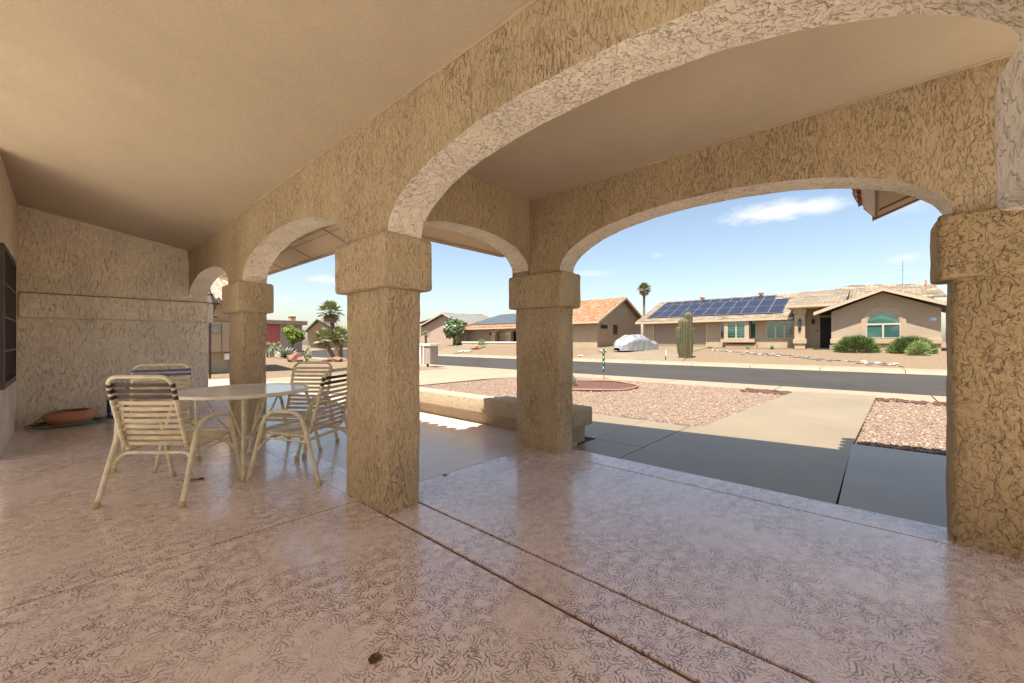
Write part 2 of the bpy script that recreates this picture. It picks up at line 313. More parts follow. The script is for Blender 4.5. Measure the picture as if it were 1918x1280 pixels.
M['trunk'] = plain('palm_trunk', (.20, .13, .08), .95, var=.45, scale=14, bump=1.0, bscale=22, bdist=.04)
M['bark'] = plain('bark', (.15, .11, .08), .95, var=.3, scale=14, bump=.8, bscale=25, bdist=.02)
def leafy(name, a, b, trans=.25, rough=.55):
    s = NT(name); g = s.n.new('ShaderNodeNewGeometry'); r = g.outputs['Random Per Island']
    c = s.ramp(r, [(0, a), (.5, lerp(a, b, .5)), (1, b)])
    c = s.mix(s.rng(s.noise(2.2, 3), .35, .7, 0, .45), c, tuple(x * .7 for x in a))
    s.b.inputs['Subsurface Weight'].default_value = 0
    return s.out(c, rough, spec=.35)
M['leaf_lime'] = leafy('leaf_lime', (.10, .15, .015), (.26, .30, .035)); M['leaf_dark'] = leafy('leaf_dark', (.035, .075, .02), (.10, .16, .045))
M['leaf_shrub'] = leafy('leaf_shrub', (.055, .095, .025), (.20, .25, .075)); M['leaf_palm'] = leafy('leaf_palm', (.12, .17, .06), (.46, .46, .22))
M['leaf_dry'] = leafy('leaf_dry', (.22, .15, .07), (.42, .32, .17)); M['leaf_agave'] = leafy('leaf_agave', (.20, .25, .17), (.46, .48, .36))
M['leaf_grey'] = leafy('leaf_grey', (.16, .18, .10), (.34, .34, .22)); M['petal'] = plain('white_petal', (.80, .72, .68), .6)
M['leaf_yucca'] = leafy('leaf_yucca', (.14, .24, .06), (.42, .46, .2))
M['dead_leaf'] = plain('dead_leaf', (.10, .04, .018), .7, var=.4, scale=60); M['dead_leaf_y'] = plain('dead_leaf_yellow', (.30, .19, .05), .7, var=.3, scale=60)
def cactus_mat():
    s = NT('saguaro_skin'); f = s.noise(9, 5, .7)
    c = s.ramp(f, [(.3, (.055, .062, .030)), (.7, (.14, .125, .07))]); return s.out(c, .8, s.bump(s.noise(60, 4), .6, .01), spec=.3)
M['cactus'] = cactus_mat(); M['spine'] = plain('cactus_spines', (.42, .35, .22), .8)
def cover_mat():
    s = NT('silver_car_cover'); v = s.map((1.2, 1.2, .35)); h = s.noise(5, 4, .6, v=v, dist=1.2)
    return s.out(s.ramp(s.noise(2, 4), [(.3, (.30, .305, .32)), (.7, (.42, .425, .44))]), .38, s.bump(h, 1.0, .09), .55, spec=.5)
M['cover'] = cover_mat()
def pane_mat(name, tint, gl=.30):
    m = bpy.data.materials.new(name); m.use_nodes = True; n = m.node_tree.nodes; l = m.node_tree.links; n.clear()
    o = n.new('ShaderNodeOutputMaterial'); mx = n.new('ShaderNodeMixShader'); t = n.new('ShaderNodeBsdfTransparent'); g = n.new('ShaderNodeBsdfGlossy')
    t.inputs[0].default_value = (*tint, 1); g.inputs['Roughness'].default_value = .05; g.inputs[0].default_value = (.9, .95, 1, 1); mx.inputs[0].default_value = gl
    l.new(t.outputs[0], mx.inputs[1]); l.new(g.outputs[0], mx.inputs[2]); l.new(mx.outputs[0], o.inputs[0]); return m
M['pane'] = pane_mat('teal_glass', (.62, .80, .78), .10); M['pane_dark'] = pane_mat('dark_glass', (.10, .14, .14), .25)
M['dark_room'] = plain('unlit_interior', (.03, .04, .04), .9); M['blind'] = plain('window_blind', (.34, .42, .38), .7)
M['lamp_glass'] = pane_mat('lantern_glass', (.85, .85, .82), .15)

# ================================================================== mesh helpers
WLOC = {}
class MB:
    def __init__(s): s.v = []; s.f = []; s.smooth = False
    def add(s, vs, fs):
        o = len(s.v); s.v += [tuple(p) for p in vs]; s.f += [tuple(i + o for i in f) for f in fs]; return s
    def box(s, x0, x1, y0, y1, z0, z1):
        return s.add([(x0, y0, z0), (x1, y0, z0), (x1, y1, z0), (x0, y1, z0), (x0, y0, z1), (x1, y0, z1), (x1, y1, z1), (x0, y1, z1)],
                     [(0, 3, 2, 1), (4, 5, 6, 7), (0, 1, 5, 4), (1, 2, 6, 5), (2, 3, 7, 6), (3, 0, 4, 7)])
    def prism(s, poly, a, b, axis='y'):
        """poly: 2-D outline, extruded between a and b along axis."""
        n = len(poly)
        def P(u, w, t): return {'y': (u, t, w), 'x': (t, u, w), 'z': (u, w, t)}[axis]
        vs = [P(u, w, a) for u, w in poly] + [P(u, w, b) for u, w in poly]
        return s.add(vs, [tuple(range(n))[::-1], tuple(range(n, 2 * n))] + [(i, (i + 1) % n, n + (i + 1) % n, n + i) for i in range(n)])
    def slab(s, quad, th):
        """sloping plate: 4 top corners, thickness straight down."""
        t = [tuple(p) for p in quad]; b = [(p[0], p[1], p[2] - th) for p in quad]
        return s.add(t + b, [(0, 1, 2, 3), (7, 6, 5, 4), (0, 4, 5, 1), (1, 5, 6, 2), (2, 6, 7, 3), (3, 7, 4, 0)])
    def tube(s, pts, r, seg=8, smooth=0, cap=True, closed=False):
        P = [Vector(p) for p in pts]
        if smooth: P = catmull(P, smooth, closed)
        n = len(P); rr = r if hasattr(r, '__len__') else [r] * n
        if len(rr) != n: rr = [np.interp(i / (n - 1), np.linspace(0, 1, len(rr)), rr) for i in range(n)]
        T = []
        for i in range(n):
            a = P[(i - 1) % n] if closed else P[max(i - 1, 0)]; b = P[(i + 1) % n] if closed else P[min(i + 1, n - 1)]
            t = (b - a); T.append(t.normalized() if t.length > 1e-9 else Vector((0, 0, 1)))
        up = Vector((0, 0, 1)) if abs(T[0].z) < .9 else Vector((1, 0, 0))
        nrm = (up - T[0] * up.dot(T[0])).normalized(); vs = []
        for i in range(n):
            nrm = (nrm - T[i] * nrm.dot(T[i])).normalized(); bi = T[i].cross(nrm)
            for k in range(seg):
                a = 2 * math.pi * k / seg; vs.append(P[i] + (nrm * math.cos(a) + bi * math.sin(a)) * rr[i])
        fs = []
        for i in range(n if closed else n - 1):
            j = (i + 1) % n
            for k in range(seg): fs.append((i * seg + k, i * seg + (k + 1) % seg, j * seg + (k + 1) % seg, j * seg + k))
        if cap and not closed: fs += [tuple(range(seg))[::-1], tuple((n - 1) * seg + k for k in range(seg))]
        return s.add(vs, fs)
    def lathe(s, prof, c=(0, 0, 0), seg=32, close=True):
        vs = []; n = len(prof)
        for (r, z) in prof:
            for k in range(seg):
                a = 2 * math.pi * k / seg; vs.append((c[0] + r * math.cos(a), c[1] + r * math.sin(a), c[2] + z))
        fs = [(i * seg + k, i * seg + (k + 1) % seg, (i + 1) * seg + (k + 1) % seg, (i + 1) * seg + k) for i in range(n - 1) for k in range(seg)]
        if close: fs += [tuple(range(seg))[::-1], tuple((n - 1) * seg + k for k in range(seg))]
        return s.add(vs, fs)
    def blob(s, c, r, sub=1, amp=.25, sq=(1, 1, 1), freq=1.7):
        vs, fs = ico(sub); o = Vector((random.random() * 50,) * 3); out = []
        for p in vs:
            k = 1 + amp * noise.noise(p * freq + o) * 1.6
            out.append((c[0] + p.x * r * k * sq[0], c[1] + p.y * r * k * sq[1], c[2] + p.z * r * k * sq[2]))
        return s.add(out, fs)
    def build(s, name, mat, parent=None, origin=None, smooth=None, merge=False, bevel=0, **tags):
        o0 = Vector(origin) if origin is not None else (WLOC[parent.name] if parent is not None and parent.name in WLOC else Vector((0, 0, 0)))
        me = bpy.data.meshes.new(name)
        me.from_pydata([(p[0] - o0.x, p[1] - o0.y, p[2] - o0.z) for p in s.v], [], s.f); me.update()
        if merge:
            import bmesh
            b = bmesh.new(); b.from_mesh(me); bmesh.ops.remove_doubles(b, verts=b.verts, dist=.0004); bmesh.ops.recalc_face_normals(b, faces=b.faces); b.to_mesh(me); b.free()
        ob = bpy.data.objects.new(name, me); col.objects.link(ob); me.materials.append(M[mat] if isinstance(mat, str) else mat)
        if smooth:
            for p in me.polygons: p.use_smooth = True
            me.set_sharp_from_angle(angle=R(smooth))
        if bevel:
            bv = ob.modifiers.new('bevel', 'BEVEL'); bv.width = bevel; bv.segments = 2; bv.limit_method = 'ANGLE'; bv.angle_limit = R(40)
        if parent is not None:
            ob.parent = parent
            if parent.name in WLOC: WLOC[ob.name] = o0 if origin is None else o0
        else: ob.location = o0; WLOC[ob.name] = o0
        WLOC[ob.name] = o0
        return tag(ob, **tags)
def tag(ob, label=None, cat=None, group=None, kind=None):
    if label: ob['label'] = label
    if cat: ob['category'] = cat
    if group: ob['group'] = group
    if kind: ob['kind'] = kind
    return ob
def empty(name, loc, label, cat, group=None, rz=0.0):
    o = bpy.data.objects.new(name, None); col.objects.link(o); o.location = loc; o.rotation_euler = (0, 0, rz); o.empty_display_size = .2
    WLOC[o.name] = Vector(loc); return tag(o, label, cat, group)
def local_empty(name, label, cat, group=None):
    o = empty(name, (0, 0, 0), label, cat, group); return o
def kids(o): return [c for c in bpy.data.objects if c.parent == o]
def copy_tree(o, parent=None):
    c = o.copy(); col.objects.link(c); c.parent = parent
    for ch in kids(o): copy_tree(ch, c)
    return c
def catmull(P, k, closed=False):
    n = len(P); out = []
    for i in range(n if closed else n - 1):
        if closed: p0, p1, p2, p3 = P[(i - 1) % n], P[i], P[(i + 1) % n], P[(i + 2) % n]
        else: p0, p1, p2, p3 = P[max(i - 1, 0)], P[i], P[i + 1], P[min(i + 2, n - 1)]
        for j in range(k):
            t = j / k; out.append(.5 * ((2 * p1) + (p2 - p0) * t + (2 * p0 - 5 * p1 + 4 * p2 - p3) * t * t + (3 * p1 - p0 - 3 * p2 + p3) * t ** 3))
    if not closed: out.append(P[-1])
    return out
def round_path(pts, r, k=5):
    """polyline with filleted corners"""
    P = [Vector(p) for p in pts]; out = [P[0]]
    for i in range(1, len(P) - 1):
        a, b, c = P[i - 1], P[i], P[i + 1]; d1 = (a - b); d2 = (c - b); q = min(r, d1.length * .48, d2.length * .48)
        s0 = b + d1.normalized() * q; s1 = b + d2.normalized() * q
        for j in range(k + 1):
            t = j / k; out.append(s0 * (1 - t) ** 2 + b * 2 * t * (1 - t) + s1 * t * t)
    out.append(P[-1]); return out
_ico = {}
def ico(sub):
    if sub not in _ico:
        import bmesh
        b = bmesh.new(); bmesh.ops.create_icosphere(b, subdivisions=sub, radius=1)
        _ico[sub] = ([v.co.copy() for v in b.verts], [tuple(v.index for v in f.verts) for f in b.faces]); b.free()
    return _ico[sub]
def rough_disp(mb, amp=.009, fz=.45):
    """hand-plastered waviness: moves coincident points the same way"""
    for i, p in enumerate(mb.v):
        q = Vector((p[0] * 5, p[1] * 5, p[2] * 5 * fz)); n1 = noise.noise_vector(q); n2 = noise.noise_vector(Vector((p[0] * 19, p[1] * 19, p[2] * 10)) + Vector((9, 3, 1)))
        mb.v[i] = (p[0] + amp * (n1.x + .55 * n2.x), p[1] + amp * (n1.y + .55 * n2.y), p[2] + amp * .6 * (n1.z + .5 * n2.z))
    return mb

# ================================================================== stucco porch of the house
OX, OY = -2.8, 1.6
house = empty('porch_house', (-2.8, 1.6, 0), 'tan lace-stucco house porch with round-cornered arches, square piers and flat ceilings around the camera', 'house')
ZC0, ZC1 = 1.57, 1.95       # capital bottom / top
def arch_z(u, a, b, zs, zc):
    c = (a + b) / 2; r = (b - a) / 2; t = min(1.0, abs((u - c) / r))
    return zs + (zc - zs) * (1 - t ** 2.15) ** (1 / 2.05)
def arcade(axis, w0, w1, u0, u1, opens, zbot, ztop, step=.045):
    us = [u0, u1]
    for (a, b, zs, zc) in opens:
        c, r = (a + b) / 2, (b - a) / 2; us += [c - r * math.cos(math.pi * k / 64) for k in range(65)]
    ed = sorted({round(u, 5) for u in us}); full = []
    for p, q in zip(ed[:-1], ed[1:]):
        k = max(1, int((q - p) / step)); full += [p + (q - p) * j / k for j in range(k)]
    full.append(ed[-1])
    def zb(u, side):
        for (a, b, zs, zc) in opens:
            if a - 1e-4 <= u <= b + 1e-4:
                if abs(u - a) < 1e-4 and side < 0: return zbot
                if abs(u - b) < 1e-4 and side > 0: return zbot
                return arch_z(u, a, b, zs, zc)
        return zbot
    P = (lambda u, w, z: (u, w, z)) if axis == 'x' else (lambda u, w, z: (w, u, z))
    nz_ = int((ztop - zbot) / .05); nw = max(2, int(abs(w1 - w0) / .045)); face = MB(); sof = MB()
    for p, q in zip(full[:-1], full[1:]):
        zp, zq = zb(p, 1), zb(q, -1)
        inside = any(a - 1e-4 <= (p + q) / 2 <= b + 1e-4 for (a, b, _, _) in opens)
        for w in (w0, w1):
            vs = []; fs = []
            for j in range(nz_ + 1):
                t = j / nz_; vs += [P(p, w, zp + (ztop - zp) * t), P(q, w, zq + (ztop - zq) * t)]
            for j in range(nz_): fs.append((2 * j, 2 * j + 1, 2 * j + 3, 2 * j + 2))
            face.add(vs, fs)
        tgt = sof if inside else face
        vs = []; fs = []
        for j in range(nw + 1):
            w = w0 + (w1 - w0) * j / nw; vs += [P(p, w, zp), P(q, w, zq)]
        for j in range(nw): fs.append((2 * j, 2 * j + 1, 2 * j + 3, 2 * j + 2))
        tgt.add(vs, fs)
    for u in (u0, u1):   # ends
        vs = []; fs = []
        for j in range(nw + 1):
            w = w0 + (w1 - w0) * j / nw; vs += [P(u, w, zbot), P(u, w, ztop)]
        for j in range(nw): fs.append((2 * j, 2 * j + 1, 2 * j + 3, 2 * j + 2))
        face.add(vs, fs)
    return rough_disp(face, .007), rough_disp(sof, .007)
def rbox(x0, x1, y0, y1, z0, z1, r=.03, rt=0.0, step=.05, amp=.010):
    """stucco block with softened vertical corners, optionally rolled top and bottom edges"""
    per = []
    for (cx, cy, a0) in ((x1 - r, y1 - r, 0), (x0 + r, y1 - r, 90), (x0 + r, y0 + r, 180), (x1 - r, y0 + r, 270)):
        for k in range(4): a = R(a0 + 30 * k); per.append((cx + r * math.cos(a), cy + r * math.sin(a)))
    full = []
    for i, p in enumerate(per):
        q = per[(i + 1) % len(per)]; L = math.dist(p, q); k = max(1, int(L / step)); full += [(p[0] + (q[0] - p[0]) * j / k, p[1] + (q[1] - p[1]) * j / k) for j in range(k)]
    n = len(full); cx, cy = (x0 + x1) / 2, (y0 + y1) / 2; hx, hy = (x1 - x0) / 2, (y1 - y0) / 2
    rows = []
    if rt:
        for k in range(4): a = R(30 * k); rows.append((z0 + rt * (1 - math.sin(a)), rt * (1 - math.cos(a))))
        rows = rows[::-1]; rows = [(z0 + rt * (1 - math.sin(R(90 - 30 * k))), rt * (1 - math.cos(R(90 - 30 * k)))) for k in range(4)]
    zz0, zz1 = z0 + rt, z1 - rt; k = max(1, int((zz1 - zz0) / step)); rows += [(zz0 + (zz1 - zz0) * j / k, 0) for j in range(1 if rt else 0, k if rt else k + 1)]
    if rt: rows += [(z1 - rt * (1 - math.sin(R(30 * k_))), rt * (1 - math.cos(R(30 * k_)))) for k_ in range(4)]
    m = MB(); vs = []
    for z, ins in rows:
        for (x, y) in full: vs.append((cx + (x - cx) * (hx - ins) / hx, cy + (y - cy) * (hy - ins) / hy, z))
    fs = [(i * n + k, i * n + (k + 1) % n, (i + 1) * n + (k + 1) % n, (i + 1) * n + k) for i in range(len(rows) - 1) for k in range(n)]
    fs += [tuple(range(n))[::-1], tuple((len(rows) - 1) * n + k for k in range(n))]
    m.add(vs, fs); return rough_disp(m, amp)
XE = -9.11
# arcade between patio and entry / yard
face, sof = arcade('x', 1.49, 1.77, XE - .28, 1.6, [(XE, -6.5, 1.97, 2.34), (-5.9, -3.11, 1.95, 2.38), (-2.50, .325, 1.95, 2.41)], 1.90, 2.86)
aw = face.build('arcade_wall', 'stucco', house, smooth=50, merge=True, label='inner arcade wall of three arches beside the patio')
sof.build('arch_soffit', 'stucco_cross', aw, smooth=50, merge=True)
face, sof = arcade('x', 3.526, 3.80, -3.15, 1.6, [(-2.50, .34, 1.95, 2.41)], 1.90, 2.95)
fw = face.build('arcade_wall', 'stucco', house, smooth=50, merge=True, label='front arcade wall with the wide arch towards the street')
sof.build('arch_soffit', 'stucco_cross', fw, smooth=50, merge=True)
face, sof = arcade('y', -3.15, -2.9, 1.772, 3.524, [(1.80, 3.50, 2.0, 2.31)], 1.90, 2.86)
sw = face.build('arcade_wall', 'stucco', house, smooth=50, merge=True, label='short side wall with the small arch between the two large piers')
sof.build('arch_soffit', 'stucco_cross', sw, smooth=50, merge=True)
def pier(x0, x1, y0, y1, label, mat='stucco', ov=.065, capmat=None):
    p = rbox(x0, x1, y0, y1, -.02, ZC0 + .03, .028).build('pier', mat, house, smooth=60, label=label)
    rbox(x0 - ov, x1 + ov, y0 - ov, y1 + ov, ZC0, ZC1, .03, .025).build('capital', capmat or mat, p, smooth=60)
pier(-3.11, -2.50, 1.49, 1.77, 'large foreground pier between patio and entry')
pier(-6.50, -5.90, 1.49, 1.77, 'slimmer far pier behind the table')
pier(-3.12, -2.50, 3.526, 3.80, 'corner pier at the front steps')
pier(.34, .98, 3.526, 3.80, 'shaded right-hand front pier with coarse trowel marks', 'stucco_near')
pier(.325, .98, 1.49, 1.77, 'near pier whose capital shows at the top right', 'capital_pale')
# end wall of the patio with its band
def wall_grid(x, y0, y1, z0, ztopf, th, step=.06):
    m = MB(); ny = int((y1 - y0) / step); nzz = int(3.0 / step)
    for X, flip in ((x, 0), (x - th, 1)):
        vs = []; fs = []
        for i in range(ny + 1):
            y = y0 + (y1 - y0) * i / ny; zt = ztopf(y)
            for j in range(nzz + 1): vs.append((X, y, z0 + (zt - z0) * j / nzz))
        for i in range(ny):
            for j in range(nzz): a = i * (nzz + 1) + j; fs.append((a, a + nzz + 1, a + nzz + 2, a + 1))
        m.add(vs, fs)
    for y in (y0, y1):
        vs = []; fs = []
        for j in range(nzz + 1): z = z0 + (ztopf(y) - z0) * j / nzz; vs += [(x, y, z), (x - th, y, z)]
        for j in range(nzz): fs.append((2 * j, 2 * j + 1, 2 * j + 3, 2 * j + 2))
        m.add(vs, fs)
    return rough_disp(m, .006)
CE = lambda y: 2.82 + (1.49 - y) * .175      # patio ceiling height
wall_grid(XE, -.45, 1.77, -.02, lambda y: CE(y) + .02 if y < 1.48 else 1.985, .28).build('end_wall', 'stucco_end', house, smooth=50, merge=True, label='end wall of the patio in pale lace stucco')
rbox(XE - .34, XE + .062, -.44, 1.83, 1.545, 1.90, .02, .02, .06).build('wall_band', 'stucco_end', house, smooth=60, label='raised band across the end wall')
MB().box(XE - .28, XE + .010, -.44, 1.765, 1.902, 1.918).build('wall_groove', 'fascia', house)  # thin brown strip painted in as the shadow line above the band
# house wall behind, with the window opening X -8.25..-6.05, z .70..2.2
hw = MB(); HWY = -.45
for (a, b, c, d) in ((XE - .28, -8.25, -.02, 3.3), (-6.70, -6.55, -.02, 3.3), (-8.25, -6.70, -.02, .70), (-8.25, -6.70, 2.22, 3.3)):
    nx = max(1, int((b - a) / .12)); nzz = max(1, int((d - c) / .12))
    vs = [(a + (b - a) * i / nx, HWY, c + (d - c) * j / nzz) for i in range(nx + 1) for j in range(nzz + 1)]
    hw.add(vs, [(i * (nzz + 1) + j, (i + 1) * (nzz + 1) + j, (i + 1) * (nzz + 1) + j + 1, i * (nzz + 1) + j + 1) for i in range(nx) for j in range(nzz)])
for (x0, x1, z0, z1) in ((-8.25, -8.25, .7, 2.22), (-6.70, -6.70, .7, 2.22)): hw.add([(x0, HWY, z0), (x0, HWY - .12, z0), (x0, HWY - .12, z1), (x0, HWY, z1)], [(0, 1, 2, 3)])
for z in (.7, 2.22): hw.add([(-8.25, HWY, z), (-6.70, HWY, z), (-6.70, HWY - .12, z), (-8.25, HWY - .12, z)], [(0, 1, 2, 3)])
rough_disp(hw, .004).build('house_wall', 'stucco_end', house, smooth=50, merge=True, label='house wall along the back of the patio')
win = MB()
for (a, b, c, d) in ((-8.25, -8.19, .7, 2.22), (-6.76, -6.70, .7, 2.22), (-8.19, -6.76, .7, .76), (-8.19, -6.76, 2.16, 2.22)): win.box(a, b, HWY - .03, HWY + .035, c, d)
wf = win.build('window', 'window_frame', house, label='barred patio window at the left edge')
g = MB()
for k in range(1, 12): x = -8.19 + 1.43 * k / 12; g.box(x - .007, x + .007, HWY + .008, HWY + .022, .76, 2.16)
for z in (1.1, 1.46, 1.82): g.box(-8.19, -6.76, HWY + .0, HWY + .03, z - .012, z + .012)
g.build('window_grille', 'window_frame', wf)
MB().box(-8.19, -6.76, HWY - .075, HWY - .06, .76, 2.16).build('pane', 'pane', wf)
MB().box(-8.24, -6.71, HWY - .118, HWY - .11, .71, 2.21).build('curtain', 'blind', wf)
# ceilings
c1 = MB()
nx, ny = 60, 14; YB = -1.85
vs = [(XE - .28 + (1.43 - XE) * i / nx, YB + (1.5 - YB) * j / ny, CE(YB + (1.5 - YB) * j / ny)) for i in range(nx + 1) for j in range(ny + 1)]
c1.add(vs, [(i * (ny + 1) + j, i * (ny + 1) + j + 1, (i + 1) * (ny + 1) + j + 1, (i + 1) * (ny + 1) + j) for i in range(nx) for j in range(ny)])
for i, p in enumerate(c1.v): c1.v[i] = (p[0], p[1], p[2] + .006 * noise.noise(Vector((p[0] * 1.3, p[1] * 1.3, 0))))
c1.build('patio_ceiling', 'ceiling', house, smooth=60, label='sloping sand-finished ceiling above the patio')
MB().box(-3.0, 1.15, 1.77, 3.53, 2.80, 2.84).build('entry_ceiling', 'ceiling', house, label='flat sand-finished ceiling above the entry')
m = MB().tube([(XE, 1.487, 2.815), (1.1, 1.487, 2.815)], .012, 6); m.tube([(-2.9, 3.522, 2.798), (1.1, 3.522, 2.798)], .009, 6)
m.build('ceiling_bead', 'trim', house)
# added unseen court, open to the sun, bouncing light into the porch
MB().box(-6.75, -6.6, -7.0, -.452, -.02, 3.1).build('court_wall', 'court_wall', house, label='pale wall of the open court behind the patio')
MB().box(-6.75, 5.2, -7.2, -7.0, -.02, 3.1).build('court_wall', 'court_wall', house)
MB().box(-3.0, 1.0, -7.0, -1.95, 3.1, 3.25).build('court_roof', 'court_wall', house)  # added unseen roof, limits where the bounced sun falls
MB().box(5.0, 5.2, -7.0, 3.9, -.02, 3.1).build('court_wall', 'court_wall', house)
# roofs over the porch
def barrel(mb, p0, p1, n, up, r=.085, seg=6):
    """n half-round tile rolls laid from eave line p0..p1, each running along vector up"""
    for k in range(n):
        t = (k + .5) / n; a = Vector(p0) * (1 - t) + Vector(p1) * t; mb.tube([a, a + Vector(up)], r, seg)
rf = MB().slab([(XE - 1.2, 2.55, 2.53), (-4.02, 2.55, 2.53), (-4.02, -1.9, 2.53 + 4.45 * .38), (XE - 1.2, -1.9, 2.53 + 4.45 * .38)], .06)
rf.slab([(-4.02, 1.9, 2.98), (1.15, 1.9, 2.98), (1.15, -1.9, 3.62), (-4.02, -1.9, 3.62)], .06)
barrel(rf, (XE - 1.1, 2.57, 2.54), (-4.1, 2.57, 2.54), 30, (0, -4.0, 4.0 * .38))
rfo = rf.build('roof', 'tile_orange', house, smooth=50, label='tiled patio roof')
so1 = MB().slab([(XE - 1.2, 2.47, 2.455), (-4.0, 2.47, 2.455), (-4.0, 1.76, 2.455 + .71 * .38), (XE - 1.2, 1.76, 2.455 + .71 * .38)], .02)
so1.build('eave_soffit', 'soffit', rfo)
bt = MB()
for x in np.arange(-9.9, -4.0, 1.22): bt.slab([(x, 2.47, 2.434), (x + .035, 2.47, 2.434), (x + .035, 1.78, 2.434 + .69 * .38), (x, 1.78, 2.434 + .69 * .38)], .012)
for y in (1.95, 2.03, 2.11, 2.19): bt.slab([(XE - 1.2, y + .006, 2.434 + (2.47 - y - .006) * .38), (-4.0, y + .006, 2.434 + (2.47 - y - .006) * .38), (-4.0, y - .006, 2.434 + (2.47 - y + .006) * .38), (XE - 1.2, y - .006, 2.434 + (2.47 - y + .006) * .38)], .005)
bt.build('soffit_batten', 'trim', rfo)
MB().box(XE - 1.2, -4.0, 2.47, 2.50, 2.42, 2.53).build('fascia', 'trim', rfo)
MB().box(XE - 1.2, -4.0, 2.50, 2.515, 2.415, 2.45).build('drip_edge', 'fascia', rfo)
# entry gable roof: left eave at X=-4.0, climbing to the right
GX, GZ, GS, GY = -4.0, 2.46, .37, 4.28
gr = MB().slab([(GX - .05, GY, GZ + .10), (.6, GY, GZ + .10 + 4.6 * GS), (.6, 1.6, GZ + .10 + 4.6 * GS), (GX - .05, 1.95, GZ + .10)], .06)
gr.slab([(.6, GY, GZ + .10 + 4.6 * GS), (2.2, GY, GZ + .10 + 3.0 * GS), (2.2, 3.0, GZ + .10 + 3.0 * GS), (.6, 1.6, GZ + .10 + 4.6 * GS)], .06)
barrel(gr, (GX - .07, 2.2, GZ + .12), (GX - .07, GY - .05, GZ + .12), 9, (4.4, 0, 4.4 * GS))
gro = gr.build('roof', 'tile_orange_side', house, smooth=50, label='gabled entry roof')
MB().slab([(GX, GY - .02, GZ + .02), (.55, GY - .02, GZ + .02 + 4.55 * GS), (.55, 3.79, GZ + .02 + 4.55 * GS), (GX, 3.79, GZ + .02)], .02).build('eave_soffit', 'soffit', gro)
MB().slab([(GX, 3.79, GZ + .02), (-3.14, 3.79, GZ + .02 + .86 * GS), (-3.14, 2.45, GZ + .02 + .86 * GS), (GX, 2.45, GZ + .02)], .02).build('eave_soffit', 'soffit', gro)
MB().box(GX - .03, GX, 2.5, GY, GZ - .03, GZ + .09).build('fascia', 'trim', gro)
MB().box(GX - .045, GX - .03, 2.5, GY, GZ - .035, GZ).build('drip_edge', 'fascia', gro)
MB().prism([(GX, GZ - .03), (GX, GZ + .09), (.6, GZ + .09 + 4.6 * GS), (.6, GZ - .03 + 4.6 * GS)], GY - .02, GY + .02).build('barge_board', 'trim', gro)
MB().prism([(-3.15, 2.93), (-3.15, GZ + .02 + .85 * GS), (.6, GZ + 4.6 * GS), (1.6, GZ + 3.6 * GS), (1.6, 2.93)], 3.55, 3.78).build('gable_wall', 'stucco', gro)
# garage wing roof corner that shows through the big arch, upper right
WY = 5.58; wx = .0; wz = 2.47; ws = .40
wg = MB().slab([(wx - .13, WY + .03, wz + .20), (4.2, WY + .03, wz + .20 + 4.33 * ws), (4.2, 3.95, wz + .20 + 4.33 * ws), (wx - .13, 3.95, wz + .20)], .05)
barrel(wg, (wx - .15, 4.0, wz + .21), (wx - .15, WY, wz + .21), 8, (3.9, 0, 3.9 * ws), .085)
wgo = wg.build('roof', 'tile_orange_side', house, smooth=50, label='corner of the garage wing eave, hanging at the upper right')
MB().slab([(wx, WY, wz + .01), (4.0, WY, wz + .01 + 4 * ws), (4.0, 3.9, wz + .01 + 4 * ws), (wx, 3.9, wz + .01)], .02).build('eave_soffit', 'soffit', wgo)
MB().prism([(wx - .10, wz + .15), (wx, wz - .01), (wx + .025, wz), (wx - .06, wz + .17)], 3.95, WY).build('fascia', 'trim', wgo)
MB().prism([(wx - .02, wz - .03), (wx - .02, wz + .01), (4.0, wz + .02 + 4 * ws), (4.0, wz - .03 + 4 * ws)], WY - .05, WY).build('drip_edge', 'fascia', wgo)
MB().prism([(wx - .09, wz + .12), (wx, wz + .0), (4.0, wz + 4 * ws), (4.0, wz + .18 + 4 * ws), (wx - .08, wz + .18)], WY + .002, WY + .03).build('barge_board', 'trim', wgo)
MB().prism([(wx + .03, wz - .012), (wx + .03, wz + .004), (3.0, wz + .004 + 2.97 * ws), (3.0, wz - .012 + 2.97 * ws)], WY - .34, WY - .31).build('soffit_batten', 'fascia', wgo)
MB().box(1.05, 4.0, 3.82, 5.1, -.02, 2.62).build('garage_wall', 'stucco', house)

# ================================================================== patio floor and paving
def slabs(rects, z, th, name, mat, bevel=0, **t):
    m = MB()
    for (x0, x1, y0, y1) in rects: m.box(x0, x1, y0, y1, z - th, z)
    return m.build(name, mat, None, **t)
g_, j_ = .013, .0065
fl = []
ys = [(-.45, 1.49 - .013), (1.49 + .013, 1.77 - .011), (1.77 + .011, 3.50 - .008), (3.50 + .008, 3.812 - .006)]
slabs([(-6.5 + j_, -6.0 - j_, -.45, 1.48), (-9.2, -6.5 - j_, -.45, 1.48), (-6.0 + j_, -2.9 - j_, -.45, 1.48), (-2.9 + j_, 1.3, -.45, 1.477),
       (-9.4, -6.0 - j_, 1.484, 1.77), (-6.0 + j_, -2.9 - j_, 1.484, 1.77), (-2.9 + j_, 1.3, 1.503, 1.759),
       (-2.9 + j_, 1.3, 1.781, 3.492), (-2.9 + j_, 1.3, 3.508, 3.806), (-2.9 + j_, -2.62, 3.81, 4.06)], 0, .12,
      'patio_floor', 'floor', kind='structure')
slabs([(-15.6, -6.01, 1.775, 4.06), (-5.99, -2.905, 1.775, 4.06), (-15.6, -9.4, -.45, 1.765)], -.002, .12, 'patio_apron', 'apron', kind='structure')
slabs([(-15.5, 1.3, -.45, 3.80)], -.010, .10, 'floor_joint', 'joint', kind='structure')
Zw = -.03
